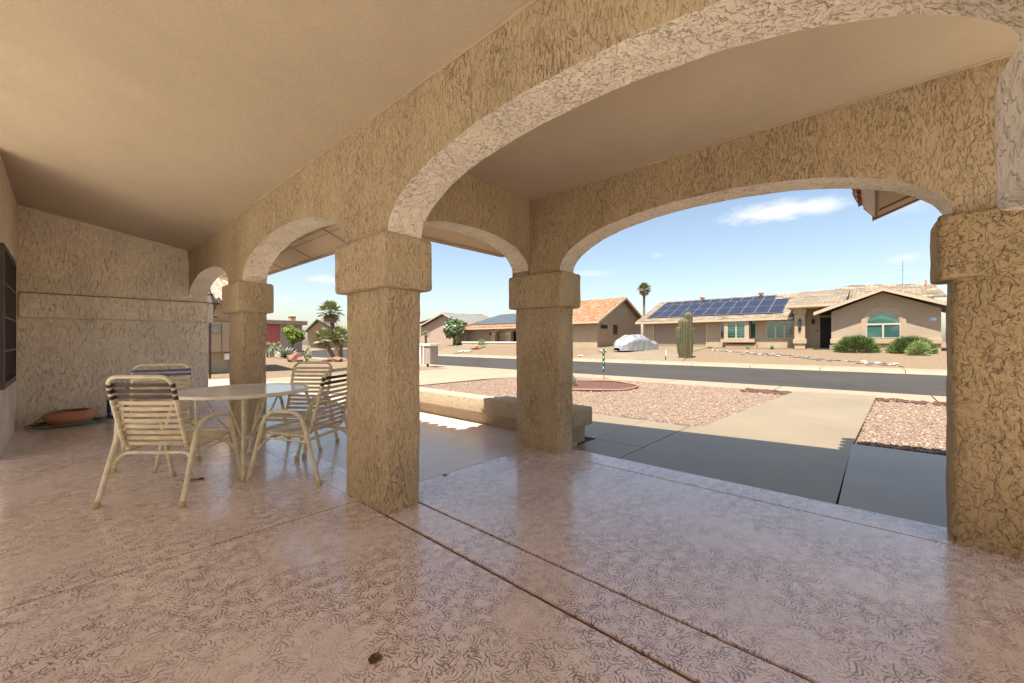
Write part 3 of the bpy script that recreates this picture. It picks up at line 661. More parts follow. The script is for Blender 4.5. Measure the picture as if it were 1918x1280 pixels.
slabs([(-2.62, -2.0 - .006, 3.83, 4.50), (-4.4, -2.66, 4.51, 6.05), (-2.655, -2.006, 4.51, 6.05)], Zw, .10, 'front_path', 'concrete', kind='structure')
wk = MB()
wk.prism([(-1.995, 3.83), (-.222, 3.83), (-.20, 6.32), (.02, 12.18), (-1.46, 12.18), (-1.86, 6.25), (-1.995, 6.05)], Zw - .10, Zw, 'z')
wk.build('walkway', 'concrete', None, kind='structure')
slabs([(-.205, 2.4, 3.84, 6.33)], Zw + .003, .1, 'side_path', 'concrete_b', kind='structure')
MB().box(-4.4, 2.4, 3.79, 6.30, -.2, -.055).build('path_joint', 'dark_joint', None, kind='structure')
MB().box(-6.6, 5.0, -7.0, -.455, -.15, .002).build('court_deck', 'deck', None, kind='structure')  # unseen sunlit paving added to bounce light into the porch
MB().box(1.31, 5.0, -.45, 3.80, -.15, .002).build('court_deck', 'deck_side', None, kind='structure')
# ---- bench wall
b = empty('bench_wall', (-4.4, 4.1, 0), 'low stucco seat wall with overhanging cap beside the front pier', 'low wall')
rbox(-6.2, -4.08, 4.10, 4.25, -.1, .20, .015, 0, .06, .006).build('wall_base', 'bench', b, smooth=60)
rbox(-4.10, -2.72, 4.09, 4.40, -.1, .20, .015, 0, .06, .006).build('wall_base', 'bench', b, smooth=60)
rbox(-6.26, -4.10, 4.02, 4.30, .165, .38, .015, .02, .06, .006).build('wall_cap', 'bench', b, smooth=60)
rbox(-4.11, -2.64, 4.00, 4.45, .160, .385, .015, .02, .06, .006).build('wall_cap', 'bench', b, smooth=60)

# ================================================================== terrain
def prof(y):
    return float(np.interp(y, [-200, 11, 12.3, 14.1, 24.6, 27, 33, 38, 41, 200], [-.10, -.10, -.14, -.30, -.30, -.14, .30, .56, .70, .75]))
def road_c(x): return 0.0 if x > -40 else ((-40 - x) ** 2) / 55.0
def hgt(x, y): return prof(y - road_c(x))
xs = sorted(set(list(np.arange(-260, -100, 20)) + list(np.arange(-100, 40, 2.5)) + list(np.arange(40, 241, 20))))
ysr = sorted(set([-200, -100, -50, -20, -10, -3, 4, 9] + list(np.arange(11, 45, 1.0)) + [12.3, 14.1, 24.6] + list(np.arange(45, 120, 5)) + [150, 200, 300, 500]))
gm = MB(); vs = [(x, y + road_c(x), prof(y)) for x in xs for y in ysr]; n = len(ysr)
gm.add(vs, [(i * n + j, (i + 1) * n + j, (i + 1) * n + j + 1, i * n + j + 1) for i in range(len(xs) - 1) for j in range(n - 1)])
gm.build('ground', 'gravel_tan', None, smooth=60, kind='structure')
def strip(name, mat, y0, y1, z, x0=-110, x1=60, th=.1, **t):
    m = MB(); xx = np.arange(x0, x1 + .1, 2.0); vs = []
    for x in xx:
        for (y, zz) in ((y0, z - th), (y0, z), (y1, z), (y1, z - th)): vs.append((x, y + road_c(x), zz))
    m.add(vs, [(i * 4 + k, (i + 1) * 4 + k, (i + 1) * 4 + (k + 1) % 4, i * 4 + (k + 1) % 4) for i in range(len(xx) - 1) for k in range(4)]); return m.build(name, mat, None, kind='structure')
strip('road', 'asphalt', 14.1, 24.65, -.22)
# sidewalks with rolled kerbs, split by joints
def walk(name, ya, yb, z, yk, x0=-80, x1=40, L=3.0):
    m = MB()
    for x in np.arange(x0, x1, L):
        a, b_ = x + .012, x + L - .012; s0, s1 = road_c(a), road_c(b_)
        lo, hi = sorted((ya, yb))
        vs = [(a, ya + s0, z), (b_, ya + s1, z), (b_, yb + s1, z), (a, yb + s0, z), (a, yk + s0, -.215), (b_, yk + s1, -.215), (a, ya + s0, z - .15), (b_, ya + s1, z - .15), (a, yk + s0, -.4), (b_, yk + s1, -.4)]
        m.add(vs, [(0, 1, 2, 3), (3, 2, 5, 4), (0, 6, 7, 1), (4, 5, 9, 8), (0, 3, 4, 8, 6), (1, 7, 9, 5, 2)])
    return m.build(name, 'kerb', None, kind='structure')
walk('sidewalk', 12.2, 13.85, -.09, 14.2); walk('sidewalk', 27.0, 24.95, -.09, 24.6)
# pink gravel beds of the front yard
gb = MB()
gb.prism([(-9.68, 4.0), (-6.3, 4.0), (-6.3, 4.36), (-4.42, 4.5), (-4.42, 6.07), (-2.0, 6.07), (-1.88, 6.3), (-1.48, 12.18), (-9.4, 12.18)], -.2, -.065, 'z')
gb.prism([(-.18, 6.36), (4.0, 6.36), (4.0, 12.18), (.04, 12.18)], -.2, -.065, 'z')
gb.prism([(-20, 9.6), (-14.42, 9.6), (-14.6, 12.18), (-20, 12.18)], -.2, -.065, 'z')
gb.build('gravel_bed', 'gravel_pink', None, kind='structure')
MB().prism([(-15.4, 4.08), (-9.72, 4.08), (-9.72, 9.5), (-8.9, 12.18), (-14.6, 12.18), (-14.4, 9.5), (-15.2, 7.5)], -.2, -.055, 'z').build('driveway', 'drive', None, kind='structure')
dm = MB()
dm.add([(-17.5, 26.95, -.085), (-9.3, 26.95, -.085), (-10.9, 33, hgt(0, 33) + .04), (-11.4, 40, .70), (-17.0, 40, .70), (-17.2, 33, hgt(0, 33) + .04)], [(0, 1, 2, 5), (5, 2, 3, 4)])
dm.build('driveway', 'concrete', None, kind='structure')
MB().add([(-36.5, 26.95, -.085), (-32.5, 26.95, -.085), (-35.5, 33, .34), (-42, 41.5, .72), (-47.8, 41.5, .72), (-41.0, 33, .34)], [(0, 1, 2, 5), (5, 2, 3, 4)]).build('driveway', 'concrete', None, kind='structure')
MB().box(-11.3, -2.4, 38.6, 39.9, .3, .68).build('house_path', 'concrete', None, kind='structure')
# loose stones lying on the gravel beds
def stones(n, poly_fn, z, smin, smax, name, mat='stones', near=None):
    vs0, fs0 = ico(1); V0 = np.array([tuple(v) for v in vs0]); F0 = np.array(fs0); pts = []
    while len(pts) < n:
        p = poly_fn()
        if p is not None: pts.append(p)
    P = np.array(pts); S = rng.uniform(smin, smax, (n, 1, 1)) * rng.uniform(.55, 1.25, (n, 1, 3)) * np.array([1, 1, .62])
    A = rng.uniform(0, 6.28, n); J = 1 + rng.uniform(-.22, .22, (n, len(V0), 1)); W = V0[None] * S * J
    ca, sa = np.cos(A)[:, None], np.sin(A)[:, None]; X = W[..., 0] * ca - W[..., 1] * sa; Y = W[..., 0] * sa + W[..., 1] * ca
    V = np.stack([X + P[:, :1], Y + P[:, 1:2], W[..., 2] + z + .004], -1).reshape(-1, 3); F = (F0[None] + (np.arange(n) * len(V0))[:, None, None]).reshape(-1, 3)
    me = bpy.data.meshes.new(name); me.vertices.add(len(V)); me.vertices.foreach_set('co', V.ravel()); me.loops.add(len(F) * 3); me.loops.foreach_set('vertex_index', F.ravel())
    me.polygons.add(len(F)); me.polygons.foreach_set('loop_start', np.arange(len(F)) * 3); me.update(calc_edges=True); me.validate(); me.materials.append(M[mat])
    o = bpy.data.objects.new(name, me); col.objects.link(o); return tag(o, kind='stuff')
def in_left():
    x, y = random.uniform(-9.4, -1.5), 4.5 + 7.6 * random.random() ** 1.35
    if y < 6.1 and x > -4.45: return None
    if y > 6.1 and x > -1.88 + (y - 6.3) / 5.9 * .4 - .02 + (random.random() < .05) * abs(random.gauss(0, .10)): return None
    if math.hypot(x + 6.05, y - 10.0) < 1.35: return None
    return (x, y)
def in_right(): return (random.uniform(-.14 + 0, 1.6), 6.4 + 5.7 * random.random() ** 1.4)
tag(stones(15000, in_left, -.065, .011, .027, 'gravel'), 'loose pink and cream pebbles between the walkway and the driveway', 'gravel')
tag(stones(4200, in_right, -.065, .011, .027, 'gravel'), 'loose pink and cream pebbles right of the walkway', 'gravel')

# ================================================================== furniture
def make_chair():
    ch = local_empty('patio_chair', 'x', 'chair')
    r = .0145
    def side(s):
        x = s * .29
        p = round_path([(x + s * .015, .335, .012), (x, .175, .605), (x, -.155, .60), (x + s * .015, -.335, .012)], .12, 7)
        f = MB().tube(p, .0175, 12).build('side_frame', 'frame_paint', ch, smooth=60)
        for y in (.337, -.337): MB().lathe([(.019, 0), (.024, .002), (.024, .034), (.019, .042)], (x + s * .016, y, 0), 12).build('foot_cap', 'foot', f, smooth=50)
    side(1); side(-1)
    zs = .395
    back = lambda t: (-.195 - .15 * t, zs + .0 + .55 * t)      # (y,z) along the back tube
    w = .232
    bp = [(w, .05, zs - .012), (w, back(0)[0], back(0)[1] - .01), (w, *back(1)), (-w, *back(1)), (-w, back(0)[0], back(0)[1] - .01), (-w, .05, zs - .012)]
    MB().tube(round_path(bp, .09, 7), r, 10).build('back_frame', 'frame_paint', ch, smooth=60)
    sp = [(w + .012, -.17, zs - .01), (w + .012, .30, zs + .02), (-w - .012, .30, zs + .02), (-w - .012, -.17, zs - .01)]
    MB().tube(round_path(sp, .05, 6), r, 10).build('seat_frame', 'frame_paint', ch, smooth=60)
    for (y, yy) in ((-.245, -.185), (.255, .20)):
        MB().tube(round_path([(.296, y, .27), (.25, yy, .355), (-.25, yy, .355), (-.296, y, .27)], .09, 6), .0140, 10).build('cross_bar', 'frame_paint', ch, smooth=60)
    for s in (1, -1): MB().tube([(s * .283, -.22, .345), (s * .262, .24, .372)], .010, 8).build('side_rail', 'frame_paint', ch, smooth=60)
    # vinyl straps, each wrapped round both tubes
    def strap(name, a, dirv, nrm, half, width=.028):
        m = MB(); a = Vector(a); dirv = Vector(dirv).normalized(); nrm = Vector(nrm).normalized(); q = r + .0022
        n = 7; vs = []
        for i in range(n + 1):
            x = -half + 2 * half * i / n; sag = .006 * (1 - (x / half) ** 2)
            for (dv, dn) in ((-width / 2, 0), (width / 2, 0), (width / 2, -.003), (-width / 2, -.003)):
                vs.append(a + Vector((x, 0, 0)) + dirv * dv + nrm * (q - sag + dn))
        m.add(vs, [(i * 4 + k, i * 4 + (k + 1) % 4, (i + 1) * 4 + (k + 1) % 4, (i + 1) * 4 + k) for i in range(n) for k in range(4)] + [(0, 1, 2, 3), (n * 4 + 3, n * 4 + 2, n * 4 + 1, n * 4)])
        for s in (1, -1):
            c = a + Vector((s * half, 0, 0)); m.tube([c - dirv * width / 2, c + dirv * width / 2], q, 10)
        return m.build(name, 'strap', ch, smooth=50)
    bd = Vector((0, back(1)[0] - back(0)[0], back(1)[1] - back(0)[1])).normalized(); bn = Vector((0, bd.z, -bd.y))
    for k in range(11):
        t = .88 - k * .083; y, z = back(t); strap('back_strap', (0, y, z), bd, bn, w)
    for k in range(9):
        y = .255 - k * .046; z = zs - .01 + .03 * (y + .17) / .47; strap('seat_strap', (0, y, z), (0, 1, .06), (0, -.06, 1), w + .012)
    return ch
proto = make_chair()
def place(o, x, y, fx, fy, label): o.location = (x, y, 0); o.rotation_euler = (0, 0, math.atan2(-fx, fy)); o['label'] = label; o['group'] = 'strap chairs around the patio table'
def recol(o, mapping):
    st = sorted([c for c in kids(o) if c.name.startswith('back_strap')], key=lambda c: -max(v.co.z for v in c.data.vertices))
    for i, mt in mapping.items():
        c = st[i]; c.data = c.data.copy(); c.data.materials[0] = M[mt]; c['label'] = 'dark brown strap' if mt == 'strap_brown' else 'blue strap'
c2 = copy_tree(proto); c3 = copy_tree(proto); c4 = copy_tree(proto)
place(proto, -4.19, .61, -.68, .73, 'near cream strap chair seen from behind, its top three back straps dark brown')
place(c2, -5.47, .66, .985, -.17, 'cream strap chair by the end wall, facing the camera, with blue top straps')
place(c3, -4.83, 1.74, .61, -.79, 'far cream strap chair beyond the table, its back outlined against the yard')
place(c4, -3.90, 1.50, -.84, -.54, 'cream strap chair in profile, half hidden by the large pier')
recol(proto, {0: 'strap_brown', 1: 'strap_brown', 2: 'strap_brown'}); recol(c2, {0: 'strap_blue', 1: 'strap_blue'}); recol(c4, {0: 'strap_brown', 1: 'strap_brown'})
TX, TY, TZ, TR = -4.72, 1.22, .72, .575
tb = empty('patio_table', (TX, TY, 0), 'round white patio table with obscured glass top and umbrella hole', 'table')
m = MB(); prof_r = [(TR - .05, TZ - .034), (TR - .012, TZ - .036), (TR, TZ - .028), (TR, TZ - .004), (TR - .008, TZ), (TR - .03, TZ), (TR - .03, TZ - .012), (TR - .05, TZ - .014)]
nseg = 72; vs = []
for k in range(nseg):
    a = 2 * math.pi * k / nseg; vs += [(TX + p * math.cos(a), TY + p * math.sin(a), z) for p, z in prof_r]
q = len(prof_r); m.add(vs, [(k * q + i, ((k + 1) % nseg) * q + i, ((k + 1) % nseg) * q + (i + 1) % q, k * q + (i + 1) % q) for k in range(nseg) for i in range(q)])
m.build('table_rim', 'table_rim', tb, smooth=40)
m = MB(); vs = []
for (rr_, z) in ((.024, TZ - .011), (.024, TZ - .004), (TR - .031, TZ - .004), (TR - .031, TZ - .011)):
    vs += [(TX + rr_ * math.cos(2 * math.pi * k / nseg), TY + rr_ * math.sin(2 * math.pi * k / nseg), z) for k in range(nseg)]
m.add(vs, [(i * nseg + k, i * nseg + (k + 1) % nseg, ((i + 1) % 4) * nseg + (k + 1) % nseg, ((i + 1) % 4) * nseg + k) for i in range(4) for k in range(nseg)])
m.build('table_top', 'glass_top', tb, smooth=40)
m = MB().lathe([(.022, TZ - .03), (.03, TZ - .03), (.034, TZ - .002), (.030, TZ + .001), (.0225, TZ)], (TX, TY, 0), 24, False); m.build('umbrella_ring', 'table_rim', tb, smooth=40)
for k in range(4):
    a = math.atan2(-.27, .96) + k * math.pi / 2; c, s_ = math.cos(a), math.sin(a)
    lg = MB().tube(round_path([(TX + .40 * c, TY + .40 * s_, TZ - .03), (TX + .55 * c, TY + .55 * s_, TZ - .045), (TX + .69 * c, TY + .69 * s_, .01)], .05, 5), .0165, 10).build('leg', 'frame_paint', tb, smooth=60)
    MB().lathe([(.015, 0), (.018, .002), (.018, .026), (.015, .032)], (TX + .692 * c, TY + .692 * s_, 0), 12).build('foot_cap', 'foot', lg, smooth=50)
    a += .5; c, s_ = math.cos(a), math.sin(a)
    MB().tube(round_path([(TX + .36 * c, TY + .36 * s_, TZ - .03), (TX + .28 * c, TY + .28 * s_, .5), (TX + .07 * c, TY + .07 * s_, .23), (TX + .035 * c, TY + .035 * s_, .25)], .08, 5), .010, 8).build('brace', 'frame_paint', tb, smooth=60)
m = MB().lathe([(.03, .24), (.04, .24), (.04, .28), (.03, .28)], (TX, TY, 0), 20, False); m.build('pole_holder', 'frame_paint', tb, smooth=40)

# ---- terracotta bowl and hose at the end wall
pc = (-8.72, .06, 0)
pot = empty('terracotta_bowl', pc, 'wide low terracotta bowl with a garden hose looped round it', 'plant pot')
m = MB().lathe([(.17, 0), (.22, .03), (.262, .09), (.268, .125), (.25, .17), (.222, .195), (.20, .198), (.19, .19), (.20, .16), (.205, .12)], pc, 40, False)
m.build('bowl', 'terracotta', pot, smooth=50); MB().lathe([(.204, .12), (.10, .135), (.001, .14)], pc, 24, False).build('soil', 'soil', pot, smooth=60)
def hose_pts(r0, r1, turns, z0, jit, ph=0.0, cx=0, cy=0):
    P = []
    for k in range(int(turns * 20) + 1):
        a = 2 * math.pi * k / 20 + ph; t = k / (turns * 20); r = r0 + (r1 - r0) * t + jit * noise.noise(Vector((a * .6, ph, 1)))
        P.append((pc[0] + cx + r * math.cos(a) * .92, pc[1] + cy + r * 1.14 * math.sin(a), z0 + .010 + .006 * math.sin(a * 2.3) + t * .012))
    return P
m = MB().tube(hose_pts(.285, .33, 3.0, 0, .05), .0095, 7, 2)
m.build('garden_hose', 'hose_teal', None, origin=(pc[0], pc[1], 0), smooth=60, label='teal garden hose coiled flat round the terracotta bowl', cat='hose')
P = hose_pts(.36, .31, 1.4, .012, .06, 1.0, .02, -.05)
P += [(pc[0] + .16, pc[1] - .36, .05), (pc[0] + .22, pc[1] - .25, .16), (pc[0] + .16, pc[1] - .14, .215), (pc[0] + .06, pc[1] - .0, .222), (pc[0] + .0, pc[1] + .06, .20)]
MB().tube(P, .0095, 7, 2).build('garden_hose', 'hose_olive', None, origin=(pc[0], pc[1], 0), smooth=60, label='olive green hose crossing over the rim of the terracotta bowl', cat='hose')
sp_ = empty('hose_sprayer', (-8.98, .47, 0), 'upright pipe with navy foam grip standing by the end wall', 'garden tool')
MB().tube([(-8.98, .47, .28), (-8.985, .47, .52)], .014, 8).build('pipe', 'strap', sp_, smooth=60)
MB().tube([(-8.98, .47, .07), (-8.98, .47, .28)], .024, 10).build('grip', 'navy', sp_, smooth=60)
m = MB().box(-9.05, -8.86, .44, .62, 0, .03); m.tube([(-8.98, .47, .02), (-8.98, .47, .08)], .017, 8); m.build('base', 'black', sp_)
MB().tube([(-8.99, .5, .45), (-8.95, .62, .5), (-8.93, .70, .42), (-8.96, .78, .30), (-8.99, .70, .2), (-8.97, .6, .1)], .008, 6, 4).build('tubing', 'hose_teal', sp_, smooth=60)
# ---- small things on the floor
def leafmesh(c, s, mat, label, rz=0, nm='fallen_leaf', cat='leaf'):
    m = MB(); n = 9; vs = []
    for i in range(n):
        t = i / (n - 1); w = s * .36 * math.sin(math.pi * min(1, t * 1.05)) ** .8 * (1 + .2 * math.sin(9 * t)); x = s * (t - .5)
        for y, dz in ((-w, .012), (0, .0), (w, .016)): vs.append((c[0] + x * math.cos(rz) - y * math.sin(rz), c[1] + x * math.sin(rz) + y * math.cos(rz), .003 + dz * s * 12 * abs(math.sin(3 * t + .3)) * .5))
    m.add(vs, [(i * 3 + k, (i + 1) * 3 + k, (i + 1) * 3 + k + 1, i * 3 + k + 1) for i in range(n - 1) for k in range(2)])
    m2 = MB().tube([(c[0] + s * .45 * math.cos(rz), c[1] + s * .45 * math.sin(rz), .006), (c[0] + s * .75 * math.cos(rz), c[1] + s * .75 * math.sin(rz), .014)], .0012, 5)
    m.add(m2.v, m2.f); return m.build(nm, mat, None, origin=(c[0], c[1], 0), label=label, cat=cat)
leafmesh((-1.405, .785), .062, 'dead_leaf', 'curled brown leaf on the stamped floor in the foreground', 2.2)
leafmesh((-1.40, .80), .035, 'dead_leaf_y', 'small yellow leaf scrap beside the curled brown leaf', .3)
leafmesh((-2.86, 2.28), .05, 'dead_leaf', 'tiny brown leaf on the entry floor near the large pier', .5)
leafmesh((-4.36, .79), .08, 'dead_leaf', 'flat dry leaf lying under the table', .5)
MB().blob((-1.43, .24, .008), .017, 1, .2, (1.6, .9, .45)).build('pebble', 'rock_white', None, origin=(-1.43, .24, 0), smooth=60, label='small white pebble on the floor at the lower left', cat='pebble')
MB().lathe([(.05, 0), (.05, .004), (.035, .005), (.001, .005)], (-4.40, .72, 0), 24).build('floor_drain', 'alu', None, origin=(-4.40, .72, 0), smooth=40, label='small round metal floor drain cover near the chairs', cat='drain cover')

# ================================================================== houses across the street
def window(par, x0, x1, z0, z1, y, name='window', frame='winwhite', pane='pane', slats=0, mull=(), label=None, th=.06, blind=None):
    """framed window facing -Y: frame stands proud, pane set back, shutter slats behind the pane"""
    f = MB(); t = th
    f.box(x0 - t, x0, y - .05, y + .03, z0 - t, z1 + t); f.box(x1, x1 + t, y - .05, y + .03, z0 - t, z1 + t)
    f.box(x0, x1, y - .05, y + .03, z0 - t, z0); f.box(x0, x1, y - .05, y + .03, z1, z1 + t)
    for mx_ in mull: f.box(mx_ - .045, mx_ + .045, y - .045, y + .03, z0, z1)
    fo = f.build(name, frame, par, label=label)
    MB().box(x0, x1, y - .02, y - .012, z0, z1).build('pane', pane, fo)
    MB().box(x0, x1, y - .003, y - .001, z0, z1).build('room', blind or 'dark_room', fo)
    if slats:
        s = MB(); n = slats
        for k in range(n):
            z = z0 + (z1 - z0) * (k + .5) / n; s.add([(x0, y - .010, z - .035), (x1, y - .010, z - .035), (x1, y - .004, z + .035), (x0, y - .004, z + .035)], [(0, 1, 2, 3)])
        s.build('shutter', 'shutter', fo)
    return fo
def gdoor(par, x0, x1, z0, z1, y, mat='garage', n=8):
    m = MB()
    for k in range(n):
        a = z0 + (z1 - z0) * k / n; b_ = z0 + (z1 - z0) * (k + 1) / n - .018; m.box(x0, x1, y - .03, y + .03, a, b_)
    m.box(x0, x1, y + .005, y + .02, z0, z1); return m.build('garage_door', mat, par)
G = empty('shingle_roof_house', (-7.5, 40, .65), 'long tan stucco house with weathered shingle roof, solar panels and arched gable window', 'house')
Y = 40.0
wl_ = MB()
wl_.box(-17.7, -16.72, Y, Y + .2, .3, 3.12); wl_.box(-16.72, -11.58, Y, Y + .2, 2.92, 3.12); wl_.box(-11.58, -2.3, Y, Y + .2, .3, 3.25)
wl_.box(-17.7, -17.5, Y + .2, 52, .3, 3.1); wl_.prism([(40, 3.1), (46, 5.5), (52, 3.1)], -17.7, -17.5, 'x')
wl_.box(-2.4, 3.18, 51.8, 52, .3, 3.2); wl_.box(3.0, 3.18, 38.2, 51.8, .3, 3.2)
wl_.build('wall', 'house_stucco', G)
MB().prism([(-2.4, .3), (3.19, .3), (3.19, 3.38), (.4, 4.62), (-2.4, 3.38)], 38.0, 38.2).build('gable_wall', 'house_stucco', G)
MB().box(-2.4, -2.2, 38.2, 40, .3, 3.4).build('wall', 'house_stucco', G)
gdoor(G, -16.6, -11.7, .66, 2.86, Y + .06)
tr = MB(); tr.box(-16.74, -16.62, Y - .04, Y + .1, .6, 2.98); tr.box(-11.68, -11.56, Y - .04, Y + .1, .6, 2.98); tr.box(-16.62, -11.68, Y - .04, Y + .1, 2.88, 2.98); tr.build('door_surround', 'trim', G)
# low band along the wall base and bay window
MB().box(-11.5, -4.7, Y - .05, Y - .001, .5, 1.38).build('wainscot', 'house_stucco', G)
bay = MB(); bay.box(-10.25, -7.6, 39.2, Y, 1.13, 1.42); bay.box(-9.9, -7.5, 39.35, Y, .6, .92); bay.box(-10.0, -9.78, 39.38, 39.5, 1.42, 2.98); bay.box(-8.32, -8.05, 39.38, 39.5, 1.42, 2.98); bay.box(-10.0, -8.05, 39.38, 39.98, 2.98, 3.1)
bay.box(-9.95, -8.1, 39.52, 39.56, 1.42, 2.98)
by = bay.build('bay_window', 'house_stucco_b', G, label='projecting bay window with a deep sill')
window(by, -9.72, -8.38, 1.5, 2.92, 39.45, slats=10, mull=(-9.05,))
window(G, -10.42, -10.18, 1.55, 2.9, Y - .01, slats=12, label='narrow shuttered window left of the bay')
window(G, -8.05, -7.66, 1.5, 2.95, Y - .01, slats=12, label='narrow shuttered window right of the bay')
window(G, -6.8, -4.98, 1.5, 2.9, Y - .02, slats=10, mull=(-6.2, -5.58), label='wide window with three shutters')
# main roof
z0, ms = 3.2, .38; rz = lambda y: z0 + ms * (y - 39.3)
rf = MB().slab([(-18.3, 39.3, rz(39.3)), (-4.6, 39.3, rz(39.3)), (-4.6, 46, rz(46)), (-18.3, 46, rz(46))], .14)
rf.slab([(-18.3, 46, rz(46)), (-4.6, 46, rz(46)), (-4.6, 52.7, rz(39.3)), (-18.3, 52.7, rz(39.3))], .14)
rf.slab([(-5.2, 38.0, 4.06 - .0), (-1.6, 38.0, 4.06), (-1.6, 46, 4.06 + 8 * .22), (-5.2, 46, 4.06 + 8 * .22)], .12)
rf.slab([(-4.6, 43, rz(43) - .05), (3.9, 43, rz(43) - .05), (3.5, 46.1, rz(46.1)), (-4.6, 46.1, rz(46.1))], .12)
rf.slab([(-4.6, 46.1, rz(46.1)), (3.5, 46.1, rz(46.1)), (3.9, 52.7, rz(39.3)), (-4.6, 52.7, rz(39.3))], .12)
rf.add([(-3.0, 46.0, rz(46)), (-1.7, 46.6, 6.2), (.6, 46.6, 6.05), (3.5, 46.1, rz(46.1)), (-3, 49, 5.2), (3.5, 49, 5.2)], [(0, 3, 2, 1), (0, 1, 4), (1, 2, 5, 4), (2, 3, 5)])
rf.build('roof', 'shingle', G)
gs = .40; gp = 4.92
g2 = MB().slab([(-3.4, 37.4, gp - 3.8 * gs), (.4, 37.4, gp), (.4, 45, gp), (-3.4, 41.5, gp - 3.8 * gs)], .10)
g2.slab([(.4, 37.4, gp), (4.2, 37.4, gp - 3.8 * gs), (4.2, 45, gp - 3.8 * gs), (.4, 45, gp)], .10)
g2.build('gable_roof', 'shingle_side', G)
bb = MB(); bb.prism([(-3.4, gp - 3.8 * gs - .26), (-3.4, gp - 3.8 * gs - .03), (.4, gp - .03), (.4, gp - .26)], 37.32, 37.40); bb.prism([(.4, gp - .26), (.4, gp - .03), (4.2, gp - 3.8 * gs - .03), (4.2, gp - 3.8 * gs - .26)], 37.32, 37.40)
bb.box(-18.3, -4.9, 39.22, 39.30, 2.98, 3.16); bb.box(-5.25, -1.7, 37.92, 38.0, 3.84, 4.03); bb.build('fascia', 'trim', G)
MB().box(-5.15, -2.4, 38.02, 40, 3.78, 3.86).build('porch_ceiling', 'soffit', G)
pc_ = MB(); pc_.box(-4.72, -4.03, 38.5, 39.1, .6, 3.4); pc_.box(-4.80, -3.95, 38.42, 39.18, 3.38, 3.84); pc_.box(-4.80, -3.93, 38.42, 39.18, 1.03, 1.40)
pcol = pc_.build('porch_column', 'house_stucco_b', G, bevel=.02)
MB().lathe([(.02, 2.0), (.10, 2.2), (.11, 2.75), (.06, 2.9), (.02, 3.0)], (-4.37, 38.44, 0), 10).build('niche', 'dark_room', pcol)
MB().box(-4.66, -3.2, Y - .25, Y - .002, .6, 3.78).build('porch_wall', 'house_stucco', G)
dr = MB(); dr.box(-3.18, -2.52, Y - .10, Y - .02, .68, 3.05); d_ = dr.build('front_door', 'dark_room', G, label='dark front door behind a wrought-iron screen')
gg = MB()
for k in range(8): x = -3.14 + .085 * k; gg.box(x - .012, x + .012, Y - .16, Y - .13, .7, 3.0)
for z in (.7, 1.6, 1.95, 3.0): gg.box(-3.18, -2.52, Y - .17, Y - .12, z - .02, z + .02)
gg.build('screen', 'bronze', d_)
m = MB().lathe([(.02, 0), (.09, .08), (.10, .34), (.03, .45)], (-3.62, Y - .40, 2.55), 8); m.box(-3.65, -3.59, Y - .42, Y - .25, 2.6, 2.66); m.build('wall_lantern', 'black', G)
MB().box(-3.42, -3.34, Y - .29, Y - .25, 1.98, 2.12).build('doorbell', 'black', G)
# low sill band and arched window on the gable front
MB().box(-2.46, 3.25, 37.88, 37.998, 1.05, 1.39).build('sill_band', 'house_stucco_b', G, bevel=.02)
fp = MB(); fp.box(-2.46, -2.0, 37.3, 37.87, .5, .95); fp.build('planter_end', 'kerb', G)
cxw, rw, zsp = .42, .83, 2.45
def arcpts(r, n=24, rz_=None): return [(cxw + r * math.cos(math.pi * k / n), zsp + (rz_ or r) * math.sin(math.pi * k / n)) for k in range(n + 1)]
o_ = arcpts(1.16, 24, 1.17); i_ = arcpts(rw + .06, 24, rw + .05)
def ringplate(outer, inner, zb, y0, y1):
    m = MB(); O = [(outer[0][0], zb)] + outer + [(outer[-1][0], zb)]; I = [(inner[0][0], zb)] + inner + [(inner[-1][0], zb)]; n = len(O)
    vs = [(p[0], y0, p[1]) for p in O] + [(p[0], y0, p[1]) for p in I] + [(p[0], y1, p[1]) for p in O] + [(p[0], y1, p[1]) for p in I]
    fs = []
    for k in range(n - 1): fs += [(k, k + 1, n + k + 1, n + k), (2 * n + k, 3 * n + k, 3 * n + k + 1, 2 * n + k + 1), (k, 2 * n + k, 2 * n + k + 1, k + 1), (n + k, n + k + 1, 3 * n + k + 1, 3 * n + k)]
    return m.add(vs, fs)
ringplate(o_, i_, 1.40, 37.90, 37.999).build('window_surround', 'house_stucco_b', G)
fr_ = ringplate(arcpts(rw + .055, 24, rw + .045), arcpts(rw, 24, rw), 1.43, 37.93, 37.999); fr_.box(cxw - rw, cxw + rw, 37.93, 37.999, 1.43, 1.48); fr_.box(cxw - rw, cxw + rw, 37.93, 37.999, 2.34, 2.46); fr_.box(cxw - .05, cxw + .05, 37.93, 37.999, 1.48, 2.34)
aw_ = fr_.build('arched_window', 'winwhite', G)
ap = arcpts(rw, 24, rw); MB().prism([(cxw + rw, 1.48)] + ap + [(cxw - rw, 1.48)], 37.955, 37.962).build('pane', 'pane', aw_)
MB().prism([(cxw + rw, 1.48)] + ap + [(cxw - rw, 1.48)], 37.985, 37.992).build('blind', 'blind', aw_)
sh = MB()
for k in range(9):
    z = 1.52 + .85 * k / 9; sh.box(cxw + .07, cxw + rw - .02, 37.97, 37.98, z, z + .05)
for k in range(9):
    a = R(18 + 18 * k); sh.add([(cxw + .2 * math.cos(a), 37.975, zsp + .2 * math.sin(a)), (cxw + .8 * math.cos(a - .03), 37.975, zsp + .8 * math.sin(a - .03)), (cxw + .8 * math.cos(a + .03), 37.975, zsp + .8 * math.sin(a + .03))], [(0, 1, 2)])
sh.build('shutter', 'shutter', aw_)
pl = MB().box(2.62, 2.98, 37.965, 37.998, 2.58, 2.75).build('address_plate', 'sign_plate', G)
